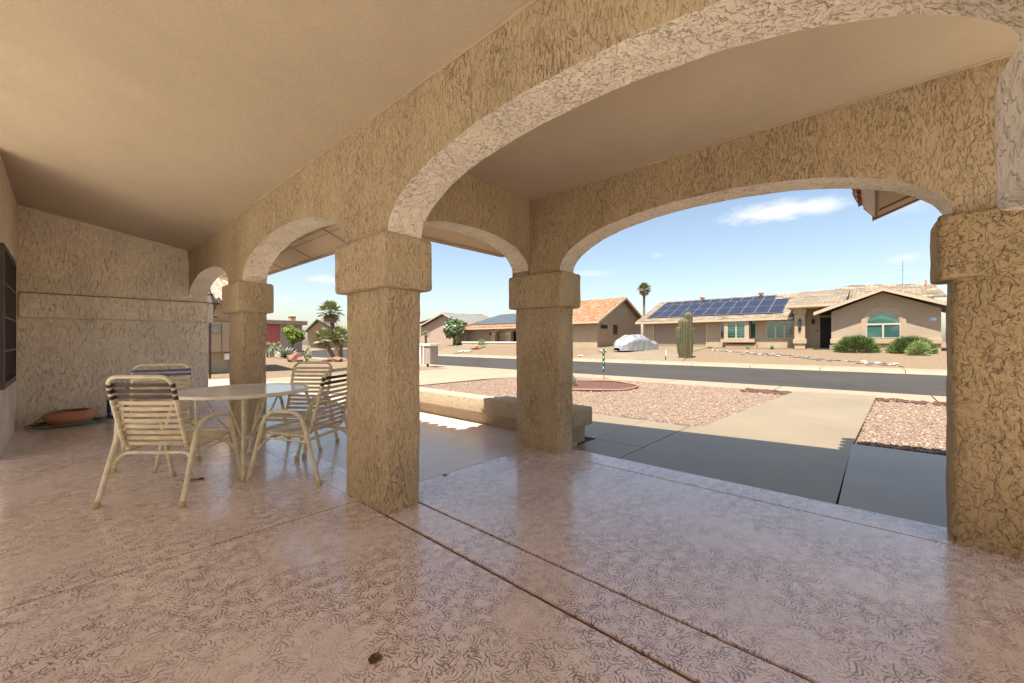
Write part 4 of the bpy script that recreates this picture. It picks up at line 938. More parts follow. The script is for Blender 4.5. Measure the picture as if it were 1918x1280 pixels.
MB().box(2.63, 2.73, 37.955, 37.964, 2.59, 2.74).build('emblem', 'sign_blue', pl)
def text(name, body, size, loc, rot, mat, parent):
    cu = bpy.data.curves.new(name, 'FONT'); cu.body = body; cu.size = size; cu.extrude = .003; cu.align_x = 'CENTER'; cu.align_y = 'CENTER'; cu.space_line = .82
    tmp = bpy.data.objects.new(name + '_c', cu); me = bpy.data.meshes.new_from_object(tmp); bpy.data.objects.remove(tmp); me.materials.clear(); me.materials.append(M[mat]); o = bpy.data.objects.new(name, me); col.objects.link(o); o.parent = parent; o.location = Vector(loc) - WLOC[parent.name]; o.rotation_euler = rot; return o
text('house_number', '7171', .13, (2.86, 37.96, 2.665), (R(90), 0, 0), 'black', pl)
# roof fittings
ra = lambda x, y: (x, y, rz(y))
for x, y in ((-13.7, 45.6), (-8.3, 45.7)):
    m = MB().lathe([(.11, -.1), (.11, .18), (.24, .2), (.26, .34), (.12, .42), (.01, .43)], ra(x, y), 12); m.build('roof_vent', 'terracotta', G, smooth=40)
m = MB().tube([(1.7, 46.1, 5.8), (1.7, 46.1, 7.9)], .02, 6); m.tube([(1.5, 46.1, 7.1), (1.9, 46.1, 7.1)], .012, 5); m.tube([(1.6, 46.1, 7.4), (1.8, 46.1, 7.4)], .012, 5); m.build('antenna', 'alu', G)
MB().tube([(3.0, 45.6, 5.6), (3.0, 45.6, 6.1)], .05, 8).build('roof_vent', 'terracotta', G)
pr_i = 0
def panel(x0, x1, y0, y1):
    m = MB(); e = .10; q = [(x0, y0, rz(y0) + e), (x1, y0, rz(y0) + e), (x1, y1, rz(y1) + e), (x0, y1, rz(y1) + e)]
    p = MB().slab(q, .045).build('solar_panel', 'alu', G)
    i = .022; qs = [(x0 + i, y0 + i, rz(y0 + i) + e + .006), (x1 - i, y0 + i, rz(y0 + i) + e + .006), (x1 - i, y1 - i, rz(y1 - i) + e + .006), (x0 + i, y1 - i, rz(y1 - i) + e + .006)]
    MB().slab(qs, .005).build('solar_cells', 'solar', p)
for k in range(11):
    w = (17.4 - 5.75) / 11; x = -17.4 + k * w
    panel(x, x + w - .02, 40.3, 42.21); panel(x, x + w - .02, 42.24, 44.16)
for k in range(11):
    w = (17.4 - 6.9) / 11; x = -17.4 + k * w; panel(x, x + w - .03, 44.2, 45.35)
rl = MB()
for y in (40.27, 42.2, 44.2): rl.box(-17.5, -5.7, y - .02, y + .02, rz(y) + .0, rz(y) + .09)
rl.build('panel_rail', 'black', G)

# orange tiled house (left of it)
O = empty('orange_tile_house', (-33, 42, .6), 'buff stucco house with orange clay tile roof and a broad pool-solar mat', 'house')
Y = 42.0; ez = 3.3; es = .36; oz = lambda y: ez + es * (y - 41.2)
w = MB(); w.box(-49.0, -47.8, Y, Y + .2, .3, 3.2); w.box(-47.8, -42.0, Y, Y + .2, 2.85, 3.2); w.box(-42.0, -26.6, Y + .9, Y + 1.1, .3, 3.2)
w.box(-49.0, -48.8, Y, Y + 9, .3, 3.2)
for x in (-42.0, -38.9, -35.7, -32.5, -29.3): w.box(x, x + .85, Y, Y + .6, .3, 2.9)
w.build('wall', 'house_stucco_b', O)
def arcspan(x0, x1, zs, zc, zt, y0, y1):
    m = MB(); n = 12; pts = [(x0 + (x1 - x0) * k / n, zs + (zc - zs) * math.sqrt(max(0, 1 - (2 * k / n - 1) ** 2))) for k in range(n + 1)]
    return m.prism([(x0, zt)] + pts + [(x1, zt)], y0, y1)
for x in (-41.15, -38.05, -34.85, -31.65): arcspan(x, x + 2.25, 2.45, 2.85, 3.22, Y, Y + .6).build('arch', 'house_stucco_b', O)
for x in (-49.0, -42.0, -38.9, -35.7): MB().box(x - .05, x + .9, Y - .06, Y + .3, 2.15, 2.5).build('capital', 'trim', O)
MB().box(-41.15, -38.9, Y + .8, Y + .898, 2.1, 2.4).build('beam', 'trim', O)
gdoor(O, -47.7, -42.1, .6, 2.82, Y + .1)
MB().box(-47.8, -47.4, Y - .03, Y + .09, .6, 2.8).build('downspout', 'trim', O)
window(O, -38.4, -37.9, 1.0, 2.5, Y + .88, frame='window_frame', pane='pane_dark')
MB().lathe([(.02, 0), (.12, .1), (.13, .35), (.03, .45)], (-41.9, Y - .25, 2.1), 8).build('wall_lantern', 'black', O)
r_ = MB(); r_.slab([(-51.3, 41.2, ez), (-27.2, 41.2, ez), (-27.2, 47.7, oz(47.7)), (-44.4, 47.7, oz(47.7))], .12)
r_.slab([(-51.3, 41.2, ez), (-44.4, 47.7, oz(47.7)), (-44.4, 48.5, oz(47.7)), (-51.3, 55, ez)], .12)
r_.slab([(-44.4, 47.7, oz(47.7)), (-27.2, 47.7, oz(47.7)), (-27.2, 55, ez), (-51.3, 55, ez)], .12)
r_.build('roof', 'tile_orange', O)
# right-hand block: ridge runs along the street, its gable end faces right
GXE, GF, GR = -22.0, 38.0, 43.7
MB().prism([(GF, .3), (48.8, .3), (48.8, 3.75), (GR, 6.15), (GF, 3.5)], GXE - .2, GXE, 'x').build('gable_wall', 'house_stucco_b', O)
MB().box(-29.5, GXE - .2, GF, GF + .2, .3, 3.5).build('wall', 'house_stucco_b', O)
rs = .47; rzz = lambda y: 3.36 + rs * (min(y, 2 * GR - y) - 37.3)
r2 = MB().slab([(-29.5, 37.3, rzz(37.3)), (GXE + .5, 37.3, rzz(37.3)), (GXE + .5, GR, rzz(GR)), (-29.5, GR, rzz(GR))], .12)
r2.slab([(-29.5, GR, rzz(GR)), (GXE + .5, GR, rzz(GR)), (GXE + .5, 49.6, rzz(49.6)), (-29.5, 49.6, rzz(49.6))], .12)
r2.build('roof', 'tile_orange', O)
m = MB(); X1 = GXE + .5
m.prism([(37.3, rzz(37.3) - .26), (37.3, rzz(37.3) - .02), (GR, rzz(GR) - .02), (GR, rzz(GR) - .26)], X1, X1 + .06, 'x'); m.prism([(GR, rzz(GR) - .26), (GR, rzz(GR) - .02), (49.6, rzz(49.6) - .02), (49.6, rzz(49.6) - .26)], X1, X1 + .06, 'x')
m.box(-29.5, X1, 37.2, 37.3, rzz(37.3) - .24, rzz(37.3) - .02); m.box(-51.3, -27.2, 41.1, 41.2, 3.0, 3.2); m.build('fascia', 'trim', O)
def sidewin(y0, y1, z0, z1, lab):
    f = MB(); t = .06
    f.box(GXE + .002, GXE + .06, y0 - t, y0, z0 - t, z1 + t); f.box(GXE + .002, GXE + .06, y1, y1 + t, z0 - t, z1 + t); f.box(GXE + .002, GXE + .06, y0, y1, z0 - t, z0); f.box(GXE + .002, GXE + .06, y0, y1, z1, z1 + t)
    fo = f.build('window', 'window_frame', O, label=lab); MB().box(GXE + .03, GXE + .036, y0, y1, z0, z1).build('pane', 'pane_dark', fo); MB().box(GXE + .003, GXE + .006, y0, y1, z0, z1).build('room', 'dark_room', fo)
sidewin(38.8, 40.1, 2.67, 2.97, 'small horizontal window in the gable end'); sidewin(41.6, 42.4, 2.05, 3.04, 'narrow upright window in the gable end')
MB().prism([(42.9, 5.25), (44.5, 5.25), (GR, 5.65)], GXE + .002, GXE + .05, 'x').build('gable_vent', 'house_stucco_c', O)
mt = MB()
for k in range(5):
    for j in range(4):
        xx0 = -47.6 + k * 2.9 + j * .55 * 1.2; y0 = 42.3 + j * 1.25; mt.slab([(xx0 + .02, y0, oz(y0) + .10), (xx0 + 2.86, y0, oz(y0) + .10), (xx0 + 3.5, y0 + 1.2, oz(y0 + 1.2) + .10), (xx0 + .66, y0 + 1.2, oz(y0 + 1.2) + .10)], .03)
mt.build('solar_mat', 'solar_b', O)
lw = empty('courtyard_wall', (-40.5, 40.2, .5), 'low white-capped garden wall in front of the orange tile house', 'low wall')
MB().box(-45.5, -31, 39.5, 39.7, .3, 1.0).build('wall_body', 'house_stucco_b', lw); MB().box(-45.55, -31, 39.44, 39.76, 1.0, 1.18).build('wall_cap', 'white', lw)
# rose gabled house far left of it
L = empty('rose_gable_house', (-55, 42, .6), 'rose stucco house with pale grey roof and plain gable end', 'house')
MB().prism([(-63, .3), (-49.6, .3), (-49.6, 4.0), (-53.4, 5.75), (-59.2, 3.9), (-63, 3.9)], 42.6, 42.8).build('gable_wall', 'house_stucco_c', L)
m = MB().slab([(-60.2, 42.0, 3.95), (-53.4, 42.0, 6.05), (-53.4, 52, 6.05), (-60.2, 52, 3.95)], .12); m.slab([(-53.4, 42.0, 6.05), (-48.8, 42.0, 4.2), (-48.8, 52, 4.2), (-53.4, 52, 6.05)], .12)
m.slab([(-66, 43.6, 4.2), (-54, 43.6, 6.0), (-54, 52, 6.2), (-66, 52, 6.2)], .1); m.build('roof', 'shingle_grey', L)
m = MB(); m.prism([(-60.2, 3.7), (-60.2, 3.92), (-53.4, 6.02), (-53.4, 5.78)], 41.92, 42.0); m.prism([(-53.4, 5.78), (-53.4, 6.02), (-48.8, 4.17), (-48.8, 3.95)], 41.92, 42.0); m.build('fascia', 'trim', L)
MB().prism([(-54.7, 5.2), (-52.0, 5.2), (-53.4, 5.65)], 42.55, 42.598).build('gable_vent', 'house_stucco_b', L)
# far left: house with the red garage door
Rr = empty('red_door_house', (-51.5, 27, .2), 'low flat-roofed house with a dark red garage door far down the street', 'house')
# built facing +X
K = 1.0
rx = -58.0
def ys_(px): a = (px - 959) / 755; T = R(42); return rx / (-math.sin(T) + a * math.cos(T)) * (math.cos(T) + a * math.sin(T))
yA, yB, yC = 13.0, ys_(524.5), ys_(566)
MB().box(rx - .2, rx, yB, yC, -.3, 3.55).build('wall', 'house_stucco_c', Rr); MB().box(rx - .2, rx, yA - 6, yA, -.3, 3.55).build('wall', 'house_stucco_c', Rr); MB().box(rx - 8, rx - .2, yC - .2, yC, -.3, 3.5).build('wall', 'house_stucco_c', Rr)
m = MB()
for k in range(6): m.box(rx - .12, rx - .05, yA, yB, -.2 + .6 * k, -.2 + .6 * (k + 1) - .02)
m.box(rx - .14, rx - .125, yA, yB, -.2, 3.4); m.build('garage_door', 'garage_red', Rr)
MB().box(rx - 9, rx + .5, yA - 7, yC + .5, 3.45, 3.9).build('roof', 'house_stucco_c', Rr); MB().box(rx - 9.05, rx + .55, yA - 7, yC + .55, 3.88, 3.98).build('parapet_cap', 'trim', Rr)
MB().box(rx - 1.6, rx - .8, ys_(549), ys_(558), 3.98, 4.45).build('chimney', 'terracotta', Rr); MB().box(rx - 1.7, rx - .7, ys_(548.5), ys_(558.5), 4.45, 4.6).build('chimney_cap', 'black', Rr)
# grey-roofed gable house beyond the lime tree
B2 = empty('grey_roof_house', (-82, 37, .3), 'distant tan house with a bluish grey gable roof behind the palms', 'house')
def dp(px, py, d): a = (px - 959) / 755; T = R(42); return (d * (-math.sin(T) + a * math.cos(T)), d * (math.cos(T) + a * math.sin(T)), 1.2 + (640 - py) * d / 755)
a0, a1, a2, a3, a4 = dp(576, 621, 80), dp(598, 601, 80), dp(640, 622, 84), dp(571, 611, 92), dp(590, 602, 95)
MB().add([(a0[0], a0[1], .0), (a2[0], a2[1], .0), a2, a1, a0, (a0[0] - 4, a0[1] + 6, 0), (a2[0] - 4, a2[1] + 6, 0)], [(0, 1, 2, 3, 4), (0, 4, 5), (1, 6, 2)]).build('wall', 'house_stucco_b', B2)
def thick(q, th=.25): return MB().slab(q, th)
n1 = Vector((.6, -.8, 0)); e0 = Vector(a0) + n1 + Vector((0, 0, .1)); e1 = Vector(a1) + n1 + Vector((0, 0, .3)); e2 = Vector(a2) + n1 + Vector((0, 0, .1)); bk = Vector((-11, 7, 0))
m = thick([e0, e1, e1 + bk, e0 + bk + Vector((0, 0, .0))]); m2 = thick([e1, e2, e2 + bk, e1 + bk]); m.add(m2.v, m2.f); m.build('roof', 'shingle_grey', B2)
# neighbouring house beyond the end wall, seen through the small arch
N = empty('neighbour_house', (-20, 0, 0), 'pale neighbouring house wall with meter panel and tiled roof, seen through the small far arch', 'house')
nx_ = -20.0
MB().box(nx_ - .2, nx_, -9, 5.3, -.3, 2.95).build('wall', 'house_stucco_b', N); MB().box(nx_ - 9, nx_ - .2, 5.1, 5.3, -.3, 2.9).build('wall', 'house_stucco_b', N)
m = MB().slab([(nx_ + .6, -9, 2.85), (nx_ + .6, 5.9, 2.85), (nx_ - 5, 5.9, 5.1), (nx_ - 5, -9, 5.1)], .12)
for k in range(60):
    y = -8.9 + k * .25; m.tube([(nx_ + .62, y, 2.88), (nx_ - 5, y, 5.13)], .08, 6)
m.build('roof', 'tile_pale', N, smooth=50)
pn = MB().box(nx_ + .002, nx_ + .22, 3.75, 4.85, .78, 2.0).build('meter_panel', 'house_stucco_b', N, bevel=.02)
MB().box(nx_ + .222, nx_ + .232, 4.28, 4.30, .82, 1.96).build('panel_seam', 'dark_joint', pn)
MB().tube([(nx_ + .22, 4.05, 1.68), (nx_ + .36, 4.05, 1.68)], .14, 16).build('meter', 'alu', pn)
m = MB().tube([(nx_ + .06, 3.72, -.2), (nx_ + .06, 3.72, .9)], .035, 8); m.tube([(nx_ + .06, 4.75, -.2), (nx_ + .06, 4.75, .8)], .03, 8); m.build('conduit', 'house_stucco_b', N)
MB().box(nx_ + .004, nx_ + .15, 4.4, 4.6, .45, .7).build('outlet_box', 'white', N); MB().box(nx_ + .004, nx_ + .15, 4.66, 5.0, .1, .45).build('outlet_box', 'house_stucco_b', N)
hb = MB()
for k in range(3): hb.tube([(nx_ + .1 + .03 * k, 3.42 + (.26 - .04 * k) * math.cos(a), .38 + (.26 - .04 * k) * math.sin(a)) for a in np.linspace(0, 6.28, 18)[:-1]], .03, 6, closed=True)
hb.box(nx_ + .002, nx_ + .1, 3.2, 3.64, .2, .56); hb.tube([(nx_ + .2, 3.5, .3), (nx_ + .3, 3.9, -.05), (nx_ + .35, 4.5, -.08), (nx_ + .4, 5.2, -.08)], .025, 6, 4)
hb.build('hose_reel', 'rock_grey', N)
# lantern post in the side yard
lx, ly = -17.4, 3.43
lp = empty('lantern_post', (lx, ly, -.1), 'brown four-sided lantern on a thin post beside the neighbouring house', 'lamp post')
MB().tube([(lx, ly, -.12), (lx, ly, 2.05)], .035, 8).build('post', 'bronze', lp, smooth=50)
m = MB(); m.tube([(lx, ly, 2.0), (lx, ly, 2.1)], .07, 8); m.tube([(lx, ly - .22, 2.07), (lx, ly + .22, 2.07)], .022, 6)
for a in range(4):
    t = R(45 + 90 * a); m.tube([(lx + .09 * math.cos(t), ly + .09 * math.sin(t), 2.1), (lx + .22 * math.cos(t), ly + .22 * math.sin(t), 2.52)], .014, 5)
m.lathe([(.30, 2.52), (.31, 2.55), (.16, 2.72), (.09, 2.82), (.10, 2.86), (.05, 2.9), (.03, 2.95), (.02, 3.03)], (lx, ly, 0), 8); m.build('lantern_frame', 'bronze', lp, smooth=30)
MB().lathe([(.10, 2.11), (.21, 2.52)], (lx, ly, 0), 4, False).build('lantern_glass', 'lamp_glass', lp)

# ================================================================== plants
def leaf_cloud(m, pts, size, up=.3, asp=.5):
    for (p, nrm) in pts:
        n = Vector(nrm) + Vector((random.gauss(0, .5), random.gauss(0, .5), random.gauss(0, .5) + up)); n.normalize()
        t = n.orthogonal().normalized(); t.rotate(__import__('mathutils').Quaternion(n, random.random() * 6.28)); b_ = n.cross(t); s = size * random.uniform(.6, 1.3)
        m.add([Vector(p) - t * s, Vector(p) + b_ * s * asp, Vector(p) + t * s, Vector(p) - b_ * s * asp], [(0, 1, 2, 3)])
def crown_pts(c, r, n, sq=(1, 1, 1), lumps=9, shell=.55):
    L_ = [(Vector((random.gauss(0, 1), random.gauss(0, 1), random.gauss(0, .8))).normalized() * random.uniform(.35, .72), random.uniform(.26, .48)) for _ in range(lumps)]; out = []
    L_.append((Vector((0, 0, 0)), .6))
    for _ in range(n):
        lc, lr = random.choice(L_); d = Vector((random.gauss(0, 1), random.gauss(0, 1), random.gauss(0, 1))).normalized(); q = lc + d * lr * random.uniform(shell, 1.05)
        out.append(((c[0] + q.x * r * sq[0], c[1] + q.y * r * sq[1], c[2] + q.z * r * sq[2]), d))
    return out
def tree(name, base, h, r, n, size, mat, label, sq=(1, 1, 1), trunk_r=.09, lumps=10, group=None, flowers=0):
    o = empty(name, base, label, 'tree' if 'tree' in name else 'shrub', group); c = (base[0], base[1], base[2] + h)
    t = MB().tube([base, (base[0] + .05, base[1], base[2] + h * .5), (c[0], c[1], c[2] - .1)], [trunk_r * 1.3, trunk_r, trunk_r * .6], 8, 3)
    for k in range(6):
        a = k * 1.05; t.tube([(base[0], base[1], base[2] + h * .4), (c[0] + r * .3 * math.cos(a), c[1] + r * .3 * math.sin(a), c[2] - r * .1), (c[0] + r * .65 * math.cos(a), c[1] + r * .65 * math.sin(a), c[2] + r * .3)], [trunk_r * .6, trunk_r * .35, trunk_r * .15], 6, 3)
    t.build('trunk', 'bark', o, smooth=60); m = MB(); pts = crown_pts(c, r, n, sq, lumps); leaf_cloud(m, pts, size); cr = m.build('crown', mat, o)
    if flowers:
        f = MB(); leaf_cloud(f, [p for p in random.sample(pts, flowers)], size * .8, .6, .9); f.build('flowers', 'petal', cr)
    return o
tree('citrus_tree', (-46.2, 16.3, -.1), 2.0, 1.35, 2600, .12, 'leaf_lime', 'round clipped bright lime green tree in front of the red-door house', (1, 1, .82), lumps=14)
tree('oleander_tree', (-48.5, 40.4, .55), 2.75, 2.7, 4200, .16, 'leaf_dark', 'oleander covered in white blossom between the rose house and the orange tile roof', (1.05, .8, .72), lumps=12, flowers=480)
tree('garden_shrub', (-46.9, 39.9, .55), .5, .8, 500, .12, 'leaf_dark', 'small dark green bush at the corner of the orange tile house', trunk_r=.04)
tree('garden_tree', (5.6, 44, .6), 2.4, 1.5, 1500, .14, 'leaf_lime', 'light green tree peeping out right of the shingle roof house')
def mound(c, rx_, ry, h, n, blade, mat, label, name='mounding_shrub'):
    o = empty(name, c, label, 'shrub', None); m = MB()
    for _ in range(n):
        a = random.random() * 6.283; e = math.asin(random.random() ** .8); d = Vector((math.cos(a) * math.cos(e), math.sin(a) * math.cos(e), math.sin(e)))
        k = random.uniform(.62, 1.0) * (1 + .10 * noise.noise(d * 3)); p = Vector((c[0] + d.x * rx_ * k, c[1] + d.y * ry * k, c[2] + .02 + d.z * h * k)); L_ = blade * random.uniform(.6, 1.3)
        g_d = (d + Vector((random.gauss(0, .35), random.gauss(0, .35), random.gauss(.35, .3)))).normalized(); s = g_d.cross(Vector((random.gauss(0, 1), random.gauss(0, 1), random.gauss(0, 1)))).normalized() * blade * .075
        m.add([p - s, p + s, p + g_d * L_], [(0, 1, 2)])
    m.build('foliage', mat, o)
    t = MB()
    for k in range(9):
        a = k * .7; t.tube([c, (c[0] + rx_ * .35 * math.cos(a), c[1] + ry * .35 * math.sin(a), c[2] + h * .4), (c[0] + rx_ * .6 * math.cos(a), c[1] + ry * .6 * math.sin(a), c[2] + h * .6)], .018, 5, 3)
    t.build('stem', 'bark', o); return o
mound((-.94, 36.2, hgt(0, 36.2) - .05), 1.2, 1.0, 1.08, 6500, .24, 'leaf_shrub', 'left of two dense dark green mounded shrubs before the arched window')
mound((1.72, 36.0, hgt(0, 36) - .05), 1.12, 1.0, 1.0, 6500, .24, 'leaf_shrub', 'right of two dense mounded shrubs, beside the address plate wall')
mound((1.95, 34.3, hgt(0, 34.3)), .5, .45, .75, 900, .26, 'leaf_yucca', 'small pale spiky bush in front of the right mounded shrub', 'spiky_bush')
mound((-7.9, 38.2, hgt(0, 38.2)), .22, .2, .2, 160, .14, 'leaf_yucca', 'tiny tuft by the house path below the bay window', 'grass_tuft')
mound((-10.9, 38.3, hgt(0, 38.3)), .24, .2, .14, 160, .12, 'leaf_lime', 'tiny lime tuft by the house path near the garage', 'grass_tuft')
mound((-6.55, 9.4, -.06), .42, .42, .34, 1500, .10, 'leaf_grey', 'grey-green low desert bush inside the clay edging ring', 'desert_bush')
mound((-57.6, 38.5, .4), .7, .6, .9, 500, .3, 'leaf_shrub', 'low green bush at the foot of the rose gable wall', 'garden_bush')
def rosette(c, r, h, n, mat, label, name='agave', w=.09, curl=.3, group=None):
    o = empty(name, c, label, 'plant', group)
    for layer, (f0, f1) in (('leaves', (0, 1)),):
        m = MB()
        for k in range(n):
            t = k / n; a = k * 2.399; e = .12 + 1.15 * t ** .8 + random.uniform(-.08, .08); L_ = r * (1.0 - .12 * t) * random.uniform(.85, 1.1); ww = w * r * 2
            d = Vector((math.cos(a) * math.cos(e), math.sin(a) * math.cos(e), math.sin(e) * h)); s = Vector((-math.sin(a), math.cos(a), 0)); P = []
            for i in range(6):
                u = i / 5; q = Vector(c) + d * L_ * u + Vector((0, 0, -curl * .3 * u * u * math.cos(e) * r + .03)); wd = ww * (1 - u) ** .55 * (.55 + 1.2 * u * (1 - u)) + .002
                nv = s.cross(d).normalized(); P += [q - s * wd, q - nv * wd * .35, q + s * wd]
            m.add(P, [(i * 3 + j, (i + 1) * 3 + j, (i + 1) * 3 + j + 1, i * 3 + j + 1) for i in range(5) for j in range(2)])
        m.build(layer, mat, o, smooth=50)
    return o
rosette((-34.2, 11.6, -.12), 1.12, 1.0, 46, 'leaf_agave', 'large silvery agave with broad upright leaves in the side yard')
rosette((-6.2, 38.3, hgt(0, 38.3)), .42, 1.1, 16, 'leaf_agave', 'small agave beside the porch column of the shingle roof house')
rosette((-27.6, 10.6, -.11), .32, 1.0, 16, 'leaf_grey', 'small grey agave at the yard edge left of the leaning palms')
rosette((-29.0, 11.2, -.11), .30, 1.0, 12, 'leaf_yucca', 'small green succulent beside the road gravel in the side yard')
def prickly(c, n, label, s=1.0):
    o = empty('prickly_pear', c, label, 'cactus'); m = MB(); pads = [(Vector(c) + Vector((random.uniform(-.3, .3) * s, random.uniform(-.3, .3) * s, .12 * s)), 0)]
    while len(pads) < n:
        p, lv = random.choice(pads); q = p + Vector((random.uniform(-.28, .28), random.uniform(-.28, .28), random.uniform(.0, .28))) * s
        if q.z - c[2] < 1.15 * s: pads.append((q, lv + 1))
    for p, lv in pads:
        a = random.random() * 3.14; V, F_ = ico(1); m.add([(p.x + (v.x * .17 * math.cos(a) - v.y * .035 * math.sin(a)) * s, p.y + (v.x * .17 * math.sin(a) + v.y * .035 * math.cos(a)) * s, p.z + v.z * .21 * s) for v in V], F_)
    m.build('pads', 'leaf_grey', o, smooth=60); return o
prickly((-38.6, 12.0, -.12), 34, 'sprawling prickly pear left of the large agave'); prickly((-36.2, 11.2, -.12), 26, 'prickly pear cluster behind the agave beside the pier', .9)
prickly((-32.2, 12.2, -.12), 22, 'low prickly pear right of the large agave', .8)
def fan_palm(base, top, r, n, mat, label, trunk=.16, name='fan_palm', dry=0, group='fan palms in the side yard', leafw=1.0):
    o = empty(name, base, label, 'palm tree', group); mid = ((base[0] + top[0]) / 2 + (top[0] - base[0]) * .08, (base[1] + top[1]) / 2, (base[2] + top[2]) / 2 - .05 * (top[2] - base[2]) * .3)
    MB().tube([base, mid, top], [trunk * 1.1, trunk, trunk * 1.15], 10, 5).build('trunk', 'trunk', o, smooth=60); T = Vector(top)
    def fronds(n, e0, e1, mat, nm):
        m = MB()
        for k in range(n):
            a = k * 2.399 + random.random() * .4; e = e0 + (e1 - e0) * (k / max(1, n - 1)) + random.uniform(-.12, .12); pl_ = r * random.uniform(.35, .5)
            d = Vector((math.cos(a) * math.cos(e), math.sin(a) * math.cos(e), math.sin(e))); h = T + d * pl_; m.tube([T, h], .012 * r, 4, cap=False)
            s = Vector((-math.sin(a), math.cos(a), 0)); u = s.cross(d).normalized()
            nb = 15
            for j in range(nb):
                t = (j / (nb - 1) - .5) * 2; an = t * 1.35; L_ = r * .62 * (1 - .25 * abs(t)) * random.uniform(.88, 1.08)
                dd = (d * math.cos(an) + s * math.sin(an)).normalized(); tip = h + dd * L_ + Vector((0, 0, -.16 * r * random.uniform(.5, 1.2))) - u * .05 * r
                md = h + dd * L_ * .55 + u * .02; wv = dd.cross(u).normalized() * r * .030 * leafw
                m.add([h, md - wv, tip, md + wv], [(0, 1, 2), (0, 2, 3)])
        return m.build(nm, mat, o)
    fronds(n, -.45, 1.35, mat, 'crown')
    if dry: fronds(dry, -1.3, -.6, 'leaf_dry', 'dry_skirt')
    return o
def at(px, py, d): return dp(px, py, d)
fan_palm(at(634, 674, 29), at(619, 584, 29), .98, 30, 'leaf_palm', 'tallest of the three fan palms, its crown against the sky', .13, dry=10)
fan_palm(at(628, 675, 27.5), at(607, 634, 27.5), .85, 26, 'leaf_palm', 'leaning fan palm with a short slanted trunk, left of the three', .13, dry=5)
fan_palm(at(640, 674, 28), at(637, 630, 28), .88, 26, 'leaf_palm', 'upright low fan palm nearest the large pier', .11, dry=5)
fan_palm(at(1206, 668, 78), at(1206.5, 541, 78), 1.5, 40, 'leaf_palm', 'tall slender palm rising behind the shingle roof house', .2, 'tall_palm', dry=12, group=None)
fan_palm(at(798, 651, 58), at(797.5, 628, 58), .75, 16, 'leaf_yucca', 'small young palm in front of the rose gable wall', .16, 'young_palm', group=None)
mound(tuple(at(902, 648, 56)), .6, .5, .75, 300, .34, 'leaf_yucca', 'pale spiky plant before the garage of the orange tile house', 'spiky_bush')
# saguaro in front of the garage
S = empty('saguaro_cactus', (-9.85, 29.3, .02), 'cluster of three fat ribbed saguaro columns before the garage door', 'cactus')
def ribbed(c, h, r0, r1, rib=13, lean=(0, 0)):
    m = MB(); n = 22; seg = rib * 4; vs = []
    for i in range(n + 1):
        t = i / n; k = min(1.0, .62 + .9 * t) if t < .45 else 1.0
        cap_ = math.sqrt(max(0.0, 1 - max(0.0, (t * h - (h - r1)) / r1) ** 2)) if t * h > h - r1 else 1
        r = (r0 + (r1 - r0) * min(1, t / .55)) * max(.02, cap_)
        for q in range(seg):
            a = 2 * math.pi * q / seg; rr_ = r * (1 + .10 * math.cos(rib * a)); vs.append((c[0] + lean[0] * t + rr_ * math.cos(a), c[1] + lean[1] * t + rr_ * math.sin(a), c[2] + t * h))
    m.add(vs, [(i * seg + q, i * seg + (q + 1) % seg, (i + 1) * seg + (q + 1) % seg, (i + 1) * seg + q) for i in range(n) for q in range(seg)] + [tuple(n * seg + q for q in range(seg))]); return m
ribbed((-10.02, 29.15, 0), 2.85, .26, .33).build('column', 'cactus', S, smooth=60, label='front column')
ribbed((-9.78, 29.42, 0), 3.32, .24, .27).build('column', 'cactus', S, smooth=60, label='tallest column behind')
ribbed((-10.22, 29.02, .3), 2.0, .12, .24, 11).build('column', 'cactus', S, smooth=60, label='short column on the left')
ribbed((-9.66, 29.55, .3), 1.95, .12, .2, 11).build('column', 'cactus', S, smooth=60, label='short column on the right')
# covered car on the driveway
cx0, cy0 = -15.9, 34.2
C = empty('covered_car', (cx0, cy0, .4), 'car under a wrinkled silver cover parked on the driveway opposite', 'car')
pf = [(-2.2, .25, .0), (-2.15, .62, .0), (-1.75, 1.0, .1), (-1.0, 1.38, .22), (.0, 1.45, .25), (.75, 1.25, .22), (1.2, .95, .1), (1.95, .82, .04), (2.25, .6, 0), (2.3, .25, 0)]
m = MB(); n = 44; vs = []; zc = hgt(0, cy0) + .02
for i in range(n + 1):
    x = -2.25 + 4.6 * i / n; zt = np.interp(x, [p[0] for p in pf], [p[1] for p in pf]); tp = np.interp(x, [p[0] for p in pf], [p[2] for p in pf])
    endk = min(1, ((x + 2.32) / .5)) if x < -1.8 else min(1, (2.42 - x) / .5); hw_ = .86 * math.sqrt(max(.03, endk))
    for j in range(33):
        u = j / 32 * 2 - 1; au = abs(u)
        if au > .62: t = (1 - au) / .38; y = math.copysign(hw_ + .05 * (1 - t), u); z = .02 + (zt * .72) * t
        else: t = 1 - au / .62; y = math.copysign((hw_ - tp * t ** .35 * .9) * (au / .62) ** .55, u); z = zt * .72 + zt * .28 * math.sin(min(1, t * 1.6) * math.pi / 2)
        wr = noise.noise(Vector((x * 2.4, y * 2.4, z * .9))) * .05 + noise.noise(Vector((x * 7, y * 7, z * 1.2))) * .022
        vs.append((x + wr * .5, y * (1 + wr), z + wr * .7))
A = math.atan2(1.0, .35)
vs = [(cx0 + v[0] * math.cos(A) - v[1] * math.sin(A), cy0 + v[0] * math.sin(A) + v[1] * math.cos(A), v[2] + zc) for v in vs]
m.add(vs, [(i * 33 + j, (i + 1) * 33 + j, (i + 1) * 33 + j + 1, i * 33 + j + 1) for i in range(n) for j in range(32)])
m.build('cover', 'cover', C, smooth=60)
wm = MB()
